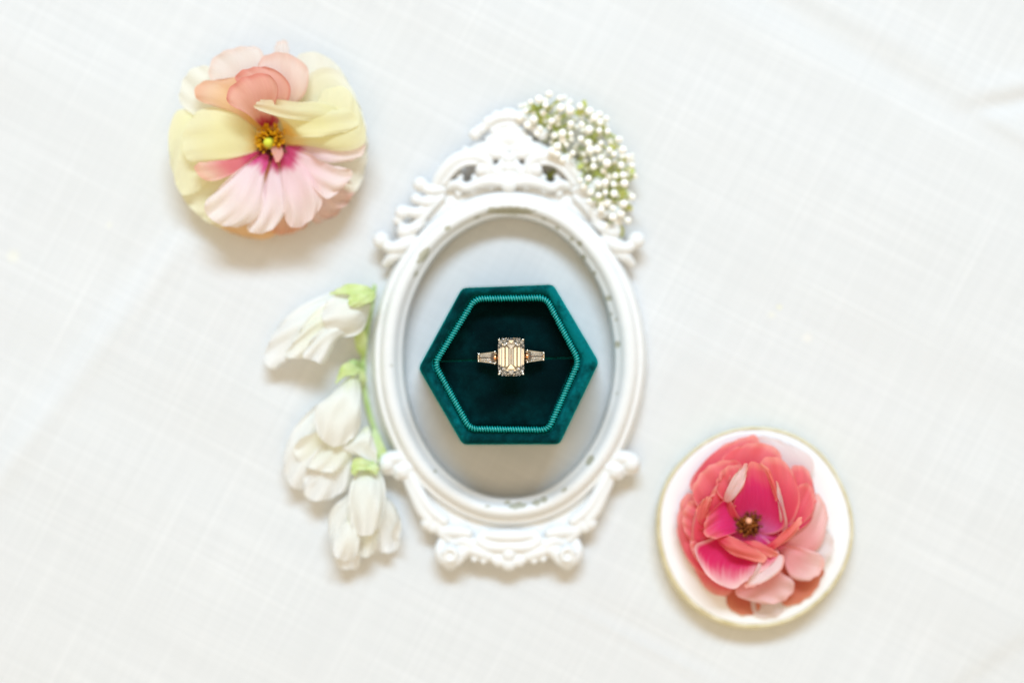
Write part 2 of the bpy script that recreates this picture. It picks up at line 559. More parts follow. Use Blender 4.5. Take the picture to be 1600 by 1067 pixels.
# ------------------------------------------------------------------ the frame
AX = 795.0
def build_frame():
    root = thing('ornate_frame', 'chipped white oval picture frame with scrollwork lying around the ring box', 'picture frame', P(AX, 560, 0))
    # --- oval moulding
    na = 1080
    th = np.linspace(0, 2 * np.pi, na, endpoint=False)
    prof = np.array([(0.00, 0.0), (0.003, 1.4), (0.012, 4.0), (0.03, 6.0), (0.055, 6.9), (0.10, 7.4), (0.17, 7.6), (0.22, 7.7), (0.245, 8.05), (0.29, 8.5), (0.38, 9.1),
                     (0.48, 9.4), (0.59, 9.2), (0.68, 8.5), (0.745, 7.5), (0.775, 6.8), (0.80, 6.8), (0.85, 7.0), (0.90, 6.7), (0.935, 6.1),
                     (0.955, 5.3), (0.965, 4.9), (0.985, 4.7), (1.0, 4.0), (1.005, 2.0), (0.99, 0.0)])
    pr = catmull(prof, 64)
    rx0, ry0, rx1, ry1 = 163.0, 218.0, 214.0, 262.0
    cy0, cy1 = 559.0, 560.0
    t = pr[:, 0][:, None]
    z = pr[:, 1][:, None] * MM + 0 * th
    rx = rx0 + (rx1 - rx0) * t
    ry = ry0 + (ry1 - ry0) * t
    wob = 1 + 0.0016 * np.sin(5 * th + 1) + 0.0012 * np.sin(11 * th + 2)
    px = AX + rx * np.cos(th) * wob
    py = cy0 + (cy1 - cy0) * t - ry * np.sin(th) * wob
    V = Parr(np.stack([px, py], -1), z)
    # chips: (px, py, half length along the rim, half width, strength)
    wear = np.zeros_like(px)
    chips = [(797, 330, 34, 5.5, 1.0), (699, 357, 5, 4, .9), (662, 399, 12, 6, 1.0), (655, 408, 6, 3, .8), (871, 357, 5, 3, .8), (893, 374, 4, 4, .7),
             (906, 381, 5, 4, .8), (912, 402, 6, 5, .7), (929, 427, 5, 6, .6), (951, 466, 5, 5, .9), (955, 491, 3, 3, .7), (962, 500, 3, 4, .7),
             (965, 538, 6, 4, 1.0), (964, 614, 4, 3, .6), (922, 719, 8, 4, 1.0), (929, 700, 3, 3, .7), (882, 765, 8, 4, .6), (850, 780, 5, 4, 1.0),
             (838, 785, 6, 4, 1.0), (808, 790, 13, 4, 1.0), (793, 785, 6, 4, .7), (762, 791, 6, 3, .55), (680, 736, 4, 3, .6), (613, 571, 3, 3, .6),
             (650, 428, 6, 3, .7), (641, 452, 5, 3, .5), (745, 340, 8, 3, .6), (850, 343, 6, 3, .6)]
    for cx, cy, a, b, k in chips:
        ang = math.atan2(-(cy - 560) / 240.0, (cx - AX) / 188.0)
        tx, ty = -188 * math.sin(ang), -240 * math.cos(ang)
        L = math.hypot(tx, ty)
        tx, ty = tx / L, ty / L
        u = (px - cx) * tx + (py - cy) * ty
        w = -(px - cx) * ty + (py - cy) * tx
        d = np.sqrt((u / a) ** 2 + (w / b) ** 2)
        wear = np.maximum(wear, k * np.clip(1.35 - 0.75 * d, 0, 1))
    rng = np.random.default_rng(5)
    edge = np.exp(-((t - 0.07) / 0.04) ** 2)
    nz = sum(rng.uniform(0.3, 1) * np.sin(k * th + rng.uniform(0, 6.3)) for k in rng.integers(9, 120, 16)) / 4
    wear = np.maximum(wear, edge * np.clip(nz - 0.9, 0, 0.4))
    mesh_obj('oval_moulding', V, [f[::-1] for f in grid_faces(len(pr), na, True)], MAT['paint'], root, attrs={'wear': wear.ravel()})

    def Q(x, y, z):      # z in mm
        return P(x, y, z * MM)
    def finish(mb, name, voxel=0.00026, it=1):
        o = mb.build(name, MAT['paint'], root)
        r = o.modifiers.new('fuse', 'REMESH')
        r.mode = 'VOXEL'
        r.voxel_size = voxel
        r.use_smooth_shade = True
        s = o.modifiers.new('soften', 'SMOOTH')
        s.factor = 0.5
        s.iterations = it
        return o
    def mir(pts):
        return [(2 * AX - p[0],) + tuple(p[1:]) for p in pts]
    def both(mb, pts, seg=12, flat=1.0):
        """pts: (px, py, z mm, radius mm), built on both sides of the frame's axis"""
        for q in (pts, mir(pts)):
            mb.tube([Q(a, b, c) for a, b, c, d in q], [0.76 * d * MM for a, b, c, d in q], seg, flat)
    def balls(mb, x, y, z, r, one=False):
        r *= 0.82
        for xx in ((x,) if one else (x, 2 * AX - x)):
            mb.ball(Q(xx, y, z), (r * MM, r * MM, r * 0.9 * MM))

    # --- top crest
    mb = MB()
    def E(pts):
        return [zE([(p[0], p[1])])[0] + tuple(p[2:]) for p in pts]
    def ov(a, k=1.0):      # a point on the moulding's outer oval (degrees from the top, to the left)
        return (AX - 215 * k * math.sin(math.radians(a)), 560 - 263 * k * math.cos(math.radians(a)))
    # backing plates either side of the pierced holes
    mb.slab([ov(-4, .985), ov(4, .985), ov(9, .99), (757, 256), (766, 240), (768, 226), (780, 214), (795, 206), (810, 214), (822, 226), (824, 240), (833, 256), ov(-9, .99)], 1.5 * MM, 3.4 * MM)
    for sgn in (1, -1):
        pl = [ov(17, .985), ov(24, .985), ov(32, .985), ov(40, .985), ov(48, .985), (612, 383), (634, 352), (650, 325), (668, 298), (686, 284), (700, 266), (716, 256), (722, 268), (722, 285)]
        if sgn < 0:
            pl = [(2 * AX - x, y) for x, y in pl][::-1]
        mb.slab(pl, 1.2 * MM, 4.0 * MM)
    # arched comb on top, with rounded lobes
    both(mb, E([(790, 118, 5.6, 2.0), (740, 122, 5.6, 2.2), (690, 150, 5.4, 2.1), (645, 195, 5.0, 1.9), (615, 212, 4.6, 1.7)]))
    for x, y, r in ((788, 100, 2.0), (735, 115, 2.1), (685, 145, 2.0), (640, 190, 2.0), (612, 214, 2.2)):
        balls(mb, *zE([(x, y)])[0], 5.6, r)
    # fan below the comb
    for x, y in ((790, 188), (752, 196), (715, 215), (688, 242)):
        c = zE([(x, y)])[0]
        both(mb, [(AX, 232, 4.8, 1.0), ((c[0] + AX) / 2, (c[1] + 232) / 2, 5.6, 1.5), (c[0], c[1], 5.3, 1.5)])
    # leaves under the fan
    both(mb, E([(775, 300, 5.5, 1.6), (710, 285, 6.0, 2.0), (650, 282, 5.6, 1.8), (600, 292, 4.8, 1.1)]))
    both(mb, E([(770, 330, 5.5, 1.4), (720, 328, 6.2, 1.9), (680, 322, 6.0, 1.5)]))
    # big C scrolls
    both(mb, E([(395, 500, 5.0, 2.1), (425, 440, 5.6, 2.5), (480, 380, 6.2, 2.8), (550, 343, 6.6, 2.9), (625, 340, 6.6, 2.6), (680, 372, 6.4, 2.2), (690, 420, 6.2, 2.0), (655, 440, 6.0, 1.8), (632, 415, 5.6, 1.5)]))
    balls(mb, *zE([(650, 412)])[0], 6.6, 2.4)
    # inner leaf between scroll and moulding
    mb.slab([ov(-26, .97), ov(-13, .97), ov(0, .97), ov(13, .97), ov(26, .97)] + [ov(26, 1.03), ov(13, 1.035), ov(0, 1.04), ov(-13, 1.035), ov(-26, 1.03)], 1.2 * MM, 4.4 * MM)
    both(mb, E([(470, 500, 5.2, 1.7), (520, 490, 6.0, 2.0), (560, 510, 6.2, 1.9), (620, 490, 6.2, 2.0), (690, 475, 6.4, 2.2), (750, 480, 6.5, 1.8)]))
    # bead stack in the middle
    for y, r in ((352, 2.2), (400, 2.3), (452, 2.5), (496, 2.8)):
        balls(mb, AX, zE([(0, y)])[0][1], 6.2, r, one=True)
    both(mb, E([(760, 380, 6, 1.5), (735, 420, 6.4, 1.8), (745, 470, 6.2, 1.6)]))
    both(mb, E([(440, 490, 6.2, 0.9), (500, 415, 7.4, 1.0), (560, 378, 7.8, 1.0), (620, 374, 7.6, 0.9)]))
    for k in range(7):
        a = -0.9 + 0.3 * k
        x, y = 790 + 95 * math.sin(a), 255 - 95 * math.cos(a)
        mb.ball(Q(*zE([(x, y)])[0], 5.6), 1.0 * MM)
    for x, y in ((560, 300), (585, 318), (660, 300), (470, 440), (445, 470), (530, 450), (610, 455), (720, 445), (705, 500), (600, 520), (520, 540)):
        balls(mb, *zE([(x, y)])[0], 5.2, 1.35)
    for y in (300, 325):
        both(mb, E([(745, y, 6.4, 1.1), (690, y - 8, 6.8, 1.3), (635, y - 2, 6.2, 0.9)]))
    finish(mb, 'crest')

    # --- leaf and bead runs down both flanks
    for sgn in (1, -1):
        mb = MB()
        def one(pts):
            q = E(pts)
            if sgn < 0:
                q = mir(q)
            mb.tube([Q(a, b, c) for a, b, c, d in q], [0.76 * d * MM for a, b, c, d in q], 12)
        def bl(x, y, z, r):
            c = zE([(x, y)])[0]
            xx = c[0] if sgn > 0 else 2 * AX - c[0]
            mb.ball(Q(xx, c[1], z), (0.82 * r * MM, 0.82 * r * MM, 0.74 * r * MM))
        one([(430, 520, 5, 2.0), (370, 525, 5.6, 2.2), (315, 500, 5.2, 2.0)])
        bl(308, 492, 5.4, 2.6)
        one([(400, 580, 5, 1.8), (345, 590, 5.8, 2.2), (290, 578, 5.2, 1.7)])
        bl(285, 572, 5.0, 2.0)
        one([(350, 640, 5, 1.8), (290, 650, 5.8, 2.2), (225, 640, 5.2, 1.9)])
        bl(208, 648, 5.2, 2.6)
        bl(186, 690, 4.8, 1.9)
        one([(320, 700, 5, 1.8), (270, 735, 5.8, 2.2), (225, 755, 5.4, 2.0)])
        bl(222, 752, 5.6, 2.8)
        one([(262, 790, 5, 2.0), (210, 830, 6.0, 2.6), (150, 845, 5.8, 2.4), (100, 815, 5.2, 2.0)])
        bl(92, 802, 5.2, 3.0)
        one([(210, 860, 5, 2.0), (160, 890, 5.2, 2.2), (118, 930, 4.0, 1.6)])
        one([(430, 560, 5.2, 1.2), (360, 630, 5.8, 1.4), (300, 710, 5.8, 1.4), (245, 800, 5.6, 1.3)])
        finish(mb, 'side_scroll')

    # --- lower volutes
    def F(pts):
        return [zF([(p[0], p[1])])[0] + tuple(p[2:]) for p in pts]
    for sgn in (1, -1):
        mb = MB()
        def one(pts):
            q = F(pts)
            if sgn < 0:
                q = mir(q)
            mb.tube([Q(a, b, c) for a, b, c, d in q], [0.76 * d * MM for a, b, c, d in q], 12)
        def bl(x, y, z, r):
            c = zF([(x, y)])[0]
            xx = c[0] if sgn > 0 else 2 * AX - c[0]
            mb.ball(Q(xx, c[1], z), (0.82 * r * MM, 0.82 * r * MM, 0.74 * r * MM))
        one([(215, 235, 5.5, 2.2), (160, 232, 6.0, 2.8), (115, 250, 5.8, 2.8), (108, 290, 5.4, 2.4), (140, 300, 5.4, 2.0)])
        one([(250, 285, 5.8, 2.2), (205, 300, 6.2, 2.8), (190, 325, 5.8, 2.2)])
        bl(212, 305, 6.0, 2.9)
        bl(122, 262, 6.0, 3.2)
        one([(235, 330, 5.0, 2.4), (275, 420, 5.4, 2.6), (315, 510, 5.4, 2.6), (360, 575, 5.4, 2.4)])
        one([(225, 260, 5.6, 2.0), (290, 400, 6.0, 2.2), (360, 510, 6.0, 2.2), (440, 580, 6.0, 2.0)])
        bl(352, 592, 5.2, 2.7)
        bl(378, 612, 5.2, 2.4)
        one([(400, 590, 5.2, 2.4), (430, 640, 5.2, 2.4), (470, 680, 5.2, 2.2)])
        pl = [ov(118, .97), ov(130, .97), ov(142, .97), ov(154, .97), ov(164, .97)] + zF([(520, 690), (440, 660), (370, 590), (300, 470), (235, 330)])
        if sgn < 0:
            pl = [(2 * AX - x, y) for x, y in pl][::-1]
        mb.slab(pl, 1.2 * MM, 4.6 * MM)
        # foot scroll
        one([(450, 640, 5.4, 2.4), (520, 640, 6.2, 2.6), (570, 650, 6.4, 2.2)])
        finish(mb, 'lower_volute')

    mb = MB()
    def b2(pts):
        both(mb, F(pts))
    mb.slab([ov(180 - 20, .985), ov(180 - 8, .985), ov(180, .985), ov(180 + 8, .985), ov(180 + 20, .985)] + zF([(1010, 745), (900, 770), (800, 800), (700, 770), (590, 745)]), 2.0 * MM, 4.6 * MM)
    b2([(430, 700, 4.8, 2.0), (425, 745, 5.4, 2.8), (455, 785, 5.6, 3.4), (500, 790, 5.8, 3.2), (540, 755, 6.0, 2.8), (580, 735, 6.0, 2.5), (640, 755, 6.0, 2.4), (690, 775, 5.8, 2.1)])
    balls(mb, *zF([(462, 772)])[0], 5.8, 3.7)
    balls(mb, *zF([(475, 812)])[0], 5.2, 2.6)
    b2([(500, 700, 5.4, 2.2), (550, 690, 6.0, 2.6), (590, 715, 6.2, 2.4)])
    b2([(660, 650, 5.8, 2.0), (640, 690, 6.2, 2.4), (680, 720, 6.2, 2.2), (760, 725, 6.2, 2.4), (800, 720, 6.2, 2.4)])
    b2([(680, 660, 6.2, 2.0), (740, 665, 6.6, 2.4), (800, 665, 6.6, 2.6)])
    b2([(710, 785, 5.4, 2.0), (750, 800, 5.4, 2.3), (800, 810, 5.4, 2.3)])
    balls(mb, *zF([(745, 798)])[0], 5.4, 2.5)
    balls(mb, *zF([(800, 815)])[0], 5.4, 2.8, one=True)
    balls(mb, *zF([(800, 765)])[0], 6.2, 2.6, one=True)
    for x, y in ((600, 690), (560, 770), (610, 790), (520, 745), (690, 700), (720, 750), (660, 800)):
        balls(mb, *zF([(x, y)])[0], 6.0, 1.4)
    b2([(440, 760, 8.0, 1.0), (470, 735, 8.4, 1.1), (505, 755, 8.4, 1.1), (495, 795, 8.2, 1.0), (465, 800, 8.0, .9)])
    finish(mb, 'foot_ornament')
build_frame()

# ------------------------------------------------------------------ the ring box
BOX_TOP = 28.0
def rounded(poly, r, nside=16, ncorner=9):
    """polygon of (px, py) with rounded corners, the same number of points for any polygon with as many corners"""
    p = np.asarray(poly, dtype=float)
    n = len(p)
    out = []
    ends = []
    for i in range(n):
        a, b, c = p[i - 1], p[i], p[(i + 1) % n]
        da, dc = (a - b) / np.linalg.norm(a - b), (c - b) / np.linalg.norm(c - b)
        ends.append((b + da * r, b, b + dc * r))
    for i in range(n):
        s, b, e = ends[i]
        for t in np.linspace(0, 1, ncorner):
            out.append((1 - t) ** 2 * s + 2 * t * (1 - t) * b + t * t * e)
        nx = ends[(i + 1) % n][0]
        for t in np.linspace(0, 1, nside + 2)[1:-1]:
            out.append(e + (nx - e) * t)
    return np.array(out)

def build_box():
    root = thing('ring_box', 'hexagonal teal velvet ring box without lid, inside the oval frame', 'ring box', P(795, 570, 0))
    O = rounded(zG([(52, 553), (312, 76), (855, 56), (1128, 518), (893, 1006), (316, 1008)]), 8)
    T = rounded(zG([(128, 527), (378, 122), (822, 118), (1024, 512), (836, 940), (346, 930)]), 11)
    n = len(O)
    levels = [(0.10, 0.0), (0.02, 0.4), (0.0, 3), (0.0, 14), (0.0, 24.0), (0.0, 25.6), (0.05, 26.8), (0.16, 27.6), (0.34, 28.0), (0.55, 27.9), (0.76, 27.5),
              (0.90, 26.9), (1.0, 25.8), (1.05, 23.5), (1.06, 16.0), (1.10, 14.0)]
    V = []
    rng = np.random.default_rng(8)
    ph = np.linspace(0, 2 * np.pi, n, endpoint=False)
    for k, (t, z) in enumerate(levels):
        xy = O * (1 - t) + T * t
        zz = np.full(n, z) + (0.12 * np.sin(3 * ph + 1) + 0.08 * np.sin(7 * ph)) * (z > 24)
        V.append(Parr(xy, zz * MM))
    V = np.array(V)
    f = grid_faces(len(levels), n, True)
    f.append(tuple(range(n))[::-1])
    # the light sheen of each brushed side is painted into its colour (sides in the order of the outline)
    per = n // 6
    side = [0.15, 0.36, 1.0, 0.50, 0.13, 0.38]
    side_painted_sheen = np.concatenate([np.full(per, q) for q in side])
    side_painted_sheen = np.roll(side_painted_sheen, 4)
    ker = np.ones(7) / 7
    side_painted_sheen = np.convolve(np.concatenate([side_painted_sheen[-3:], side_painted_sheen, side_painted_sheen[:3]]), ker, 'valid')
    painted_sheen = np.stack([side_painted_sheen * (0.55 if 0.85 < t else 1.0) for t, z in levels])
    shell = mesh_obj('shell', V, f, MAT['velvet'], root, attrs={'painted_sheen': painted_sheen.ravel()})
    s = shell.modifiers.new('round', 'SUBSURF')
    s.levels = s.render_levels = 2
    # ribbed satin cord around the opening
    C = rounded(zG([(148, 527), (390, 140), (812, 134), (1008, 510), (826, 920), (358, 914)]), 13, 60, 24)
    cl = np.vstack([C, C[:1]])
    seg = np.linalg.norm(np.diff(cl, axis=0), axis=1)
    ss = np.concatenate([[0], np.cumsum(seg)])
    ribs = int(ss[-1] / 4.05)
    m = ribs * 8
    tt = np.linspace(0, ss[-1], m, endpoint=False)
    cx, cy = np.interp(tt, ss, cl[:, 0]), np.interp(tt, ss, cl[:, 1])
    tx = np.gradient(cx); ty = np.gradient(cy)
    ln = np.hypot(tx, ty); tx /= ln; ty /= ln
    a = np.linspace(0, 2 * np.pi, 14, endpoint=False)
    rad = 5.1 * (0.36 + 0.64 * np.abs(np.sin(np.pi * np.arange(m) / 8.0)) ** 0.7)
    rad = rad * (1 + 0.05 * np.repeat(np.random.default_rng(2).normal(0, 1, ribs), 8))
    lean = 1.1
    sx = np.cos(a)[None] * rad[:, None]
    X = cx[:, None] - ty[:, None] * sx + tx[:, None] * np.cos(a)[None] * lean
    Y = cy[:, None] + tx[:, None] * sx + ty[:, None] * np.cos(a)[None] * lean
    Z = (26.9 + np.sin(a)[None] * rad[:, None] * 0.24) * MM
    V = Parr(np.stack([X, Y], -1), Z)
    f = grid_faces(m, 14, True)
    f += [tuple((m - 1) * 14 + q if q < 14 else q - 14 for q in (i, (i + 1) % 14, 14 + (i + 1) % 14, 14 + i)) for i in range(14)]
    mesh_obj('ribbed_cord', V, f, MAT['trim'], root)
    # two velvet pads that pinch the ring between them
    pads = ([(176, 497), (392, 160), (808, 156), (986, 482)], [(986, 500), (818, 900), (368, 896), (168, 530), (172, 515)])
    pads = (zG([(168, 512), (392, 158), (812, 152), (992, 490)]), zG([(992, 492), (815, 902), (368, 898), (166, 514)]))
    for poly in pads:
        L = rounded(poly, 7, 24, 8)
        c = L.mean(0)
        V = []
        for t, z in ((0.0, 12), (0.0, 19.6), (0.006, 20.4), (0.02, 20.9), (0.05, 21.2), (0.11, 21.45), (0.22, 21.7), (0.35, 21.9), (0.5, 22.1), (0.68, 22.2), (0.85, 22.2), (0.97, 22.2)):
            xy = L * (1 - t) + c * t
            V.append(Parr(xy, np.full(len(L), z) * MM))
        n = len(L)
        f = grid_faces(len(V), n, True)
        f.append(tuple((len(V) - 1) * n + i for i in range(n)))
        A = np.array(V)
        X, Y = A[..., 0] / S, A[..., 1] / S
        painted_sheen = 0.02 + 0.03 * np.sin(X / 23.0 + 1.3 * np.sin(Y / 31.0)) * np.sin(Y / 19.0 + 0.7) + 0.10 * np.exp(-((Y + 125) / 22) ** 2) + 0.05 * np.exp(-((X + 75) / 26) ** 2)
        mesh_obj('ring_pad', A, f, MAT['velvet'], root, attrs={'painted_sheen': np.clip(painted_sheen, 0.01, 1).ravel()})
def pile(shell, density, parent, name, lo_z, seed, sheen_gain):
    """short velvet fibres standing on a surface"""
    me = shell.data
    r = np.random.default_rng(seed)
    co = np.empty(len(me.vertices) * 3); me.vertices.foreach_get('co', co); co = co.reshape(-1, 3)
    painted_sheen_v = np.empty(len(me.vertices), dtype=np.float32); me.attributes['painted_sheen'].data.foreach_get('value', painted_sheen_v)
    quads = np.array([p.vertices[:] for p in me.polygons if len(p.vertices) == 4])
    c = co[quads]
    area = np.linalg.norm(np.cross(c[:, 1] - c[:, 0], c[:, 3] - c[:, 0]), axis=1)
    area = np.where(c[:, :, 2].mean(1) > lo_z, area, 0)
    n = int(area.sum() * density)
    idx = r.choice(len(quads), n, p=area / area.sum())
    u, v = r.random((2, n, 1))
    q = c[idx]
    p = (q[:, 0] * (1 - u) + q[:, 1] * u) * (1 - v) + (q[:, 3] * (1 - u) + q[:, 2] * u) * v
    nor = np.cross(q[:, 1] - q[:, 0], q[:, 3] - q[:, 0])
    nor /= np.linalg.norm(nor, axis=1)[:, None] + 1e-12
    d = nor + r.normal(0, 0.45, (n, 3))
    d /= np.linalg.norm(d, axis=1)[:, None]
    side = np.cross(d, r.normal(0, 1, (n, 3)))
    side /= np.linalg.norm(side, axis=1)[:, None]
    L = r.uniform(0.22, 0.5, (n, 1)) * MM
    w = 0.035 * MM
    V = np.stack([p - side * w, p + side * w, p + d * L], 1).reshape(-1, 3)
    nv = np.repeat(np.clip(painted_sheen_v[quads[idx, 0]] * sheen_gain * r.uniform(0.5, 1.6, n), 0, 1), 3)
    o = mesh_obj(name, V + root_loc(parent), np.arange(3 * n).reshape(-1, 3), MAT['velvet'], parent, smooth=False, attrs={'painted_sheen': nv})
    o['kind'] = 'stuff'
build_box()
box_root = bpy.data.objects['ring_box']
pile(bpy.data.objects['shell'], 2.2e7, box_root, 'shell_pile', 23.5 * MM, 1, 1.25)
for o in [q for q in box_root.children if q.name.startswith('ring_pad')]:
    pile(o, 1.6e7, box_root, 'pad_pile', 20.3 * MM, 2, 1.6)

# ------------------------------------------------------------------ the ring
def build_ring():
    cx, cy = 798.6, 557.5
    zs = 29.0 * MM                              # girdle of the centre stone
    C0 = np.array(P(cx, cy, zs))
    root = thing('engagement_ring', 'gold ring with large emerald-cut clear stone standing in the velvet box', 'ring', (C0[0], C0[1], 13 * MM))
    k = S * (1 - zs / H)
    hw, hh = 20.3 * k, 29.6 * k
    def octo(w, h, cut, z):
        return [(C0[0] + x, C0[1] + y, zs + z) for x, y in
                ((-w + cut, h), (w - cut, h), (w, h - cut), (w, -h + cut), (w - cut, -h), (-w + cut, -h), (-w, -h + cut), (-w, h - cut))]
    cut = 6.2 * k
    tiers = [(0.66, 0.74, 0.58, 1.25), (0.80, 0.855, 0.75, 0.98), (0.91, 0.935, 0.9, 0.58), (1, 1, 1, 0.10), (1, 1, 1, -0.10),
             (0.80, 0.86, 0.8, -1.5), (0.52, 0.69, 0.55, -2.75), (0.22, 0.50, 0.22, -3.55), (0.015, 0.40, 0.01, -3.95)]
    V, f = [], []
    for a, b, c, z in tiers:
        V += octo(hw * a, hh * b, cut * c, z * MM)
    f.append(tuple(range(8))[::-1])
    for r in range(len(tiers) - 1):
        for i in range(8):
            j = (i + 1) % 8
            f.append((r * 8 + i, r * 8 + j, (r + 1) * 8 + j, (r + 1) * 8 + i))
    f.append(tuple((len(tiers) - 1) * 8 + i for i in range(8)))
    o = mesh_obj('centre_stone', V, f, MAT['diamond'], root, smooth=False)
    fix_normals(o)
    # claws at the four corners
    for sx in (-1, 1):
        for sy in (-1, 1):
            mb = MB()
            x, y = C0[0] + sx * (hw - 0.9 * k), C0[1] + sy * (hh - 2.4 * k)
            mb.tube([(C0[0] + sx * hw * 0.35, C0[1] + sy * hh * 0.35, zs - 4.2 * MM), (x - sx * 0.7 * MM, y - sy * .9 * MM, zs - 2.2 * MM), (x + sx * 0.1 * MM, y + sy * .1 * MM, zs - 0.3 * MM), (x - sx * 0.12 * MM, y - sy * .12 * MM, zs + 0.45 * MM)],
                    [0.34 * MM, 0.34 * MM, 0.33 * MM, 0.36 * MM], 10)
            mb.build('claw', MAT['white_gold'], root)
    # gallery under the stone
    mb = MB()
    q = octo(hw * 0.5, hh * 0.5, cut * 0.6, -4.3 * MM)
    mb.tube(q + q[:1], 0.3 * MM, 8)
    mb.build('gallery', MAT['rose_gold'], root)
    # band: a hoop standing in the slot
    R, zc = 10.0 * MM, zs - 4.9 * MM - 10.0 * MM
    na, ns = 120, 16
    a = np.linspace(0, 2 * np.pi, na, endpoint=False)
    b = np.linspace(0, 2 * np.pi, ns, endpoint=False)
    wz = 0.9 * MM
    rr = R + 0.75 * MM * np.cos(b)[None]
    X = C0[0] + rr * np.sin(a)[:, None]
    Z = zc + rr * np.cos(a)[:, None]
    Y = C0[1] + wz * np.sin(b)[None] + 0 * X
    f = grid_faces(na, ns, True)
    f += [((na - 1) * ns + i, (na - 1) * ns + (i + 1) % ns, (i + 1) % ns, i) for i in range(ns)]
    band = mesh_obj('band', np.stack([X, Y, Z], -1), f, MAT['rose_gold'], root)
    # tapered baguettes on the shoulders
    for s in (-1, 1):
        # (distance along x mm from centre, half width mm)
        x0, x1 = 4.35 * MM, 8.55 * MM
        w0, w1 = 1.42 * MM, 0.82 * MM
        dy = -0.25 * MM if s < 0 else 0.15 * MM
        z0, z1 = zs - 1.7 * MM, zs - 3.9 * MM
        cyb = C0[1] + dy
        def pt(t, w, up):
            x = x0 + (x1 - x0) * t
            z = z0 + (z1 - z0) * t
            return (C0[0] + s * x, cyb + w, z + up)
        V = []
        for ins, up in ((0.62, 0.42), (0.82, 0.28), (1.0, 0.0), (0.98, -0.12), (0.5, -0.8), (0.12, -1.1)):
            g = (1 - ins) * 0.24
            for (t, w) in ((g, w0), (1 - g, w1), (1 - g, -w1), (g, -w0)):
                V.append(pt(t, w * ins, up * MM))
        f = [(0, 1, 2, 3), (23, 22, 21, 20)]
        for r in range(5):
            for i in range(4):
                j = (i + 1) % 4
                f.append((r * 4 + i, (r + 1) * 4 + i, (r + 1) * 4 + j, r * 4 + j))
        o = mesh_obj('side_stone', V, f, MAT['diamond'], root, smooth=False)
        fix_normals(o)
        mb = MB()
        for q in (1, -1):
            mb.tube([pt(-0.06, q * (w0 + .12 * MM), -0.1 * MM), pt(1.04, q * (w1 + .12 * MM), -0.1 * MM)], 0.2 * MM, 8)
            mb.tube([pt(-0.06, q * w0 * .8, -0.9 * MM), pt(1.04, q * w1 * .8, -0.9 * MM)], 0.34 * MM, 8)
        mb.tube([pt(1.05, w1, -0.2 * MM), pt(1.05, -w1, -0.2 * MM)], 0.22 * MM, 8)
        mb.tube([pt(0.0, w0, -0.8 * MM), pt(0.0, -w0, -0.8 * MM)], 0.4 * MM, 8)
        mb.build('side_mount', MAT['white_gold'], root)
        for t, w in ((0.0, w0), (0.0, -w0), (1.03, w1), (1.03, -w1)):
            mb = MB()
            sg = 1 if w > 0 else -1
            mb.ball(pt(t, w + sg * 0.12 * MM, 0.12 * MM), 0.34 * MM, 10)
            mb.build('bead_claw', MAT['white_gold'], root)
        mb = MB()
        mb.tube([(C0[0] + s * (hw - 0.1 * MM), cyb, zs - 3.2 * MM), (C0[0] + s * (x0 - .1 * MM), cyb, z0 - 0.6 * MM)], [0.7 * MM, 0.95 * MM], 12, 1.0)
        mb.build('shoulder', MAT['rose_gold'], root)

def fix_normals(o):
    import bmesh
    bm = bmesh.new()
    bm.from_mesh(o.data)
    bmesh.ops.recalc_face_normals(bm, faces=bm.faces)
    bm.to_mesh(o.data)
    bm.free()
build_ring()

# ------------------------------------------------------------------ petals
def smooth_prof(vals, v):
    vals = np.asarray(vals, dtype=float)
    x = np.linspace(0, 1, len(vals))
    k = catmull(np.stack([x, vals], -1), 80)
    return np.interp(v, k[:, 0], k[:, 1])

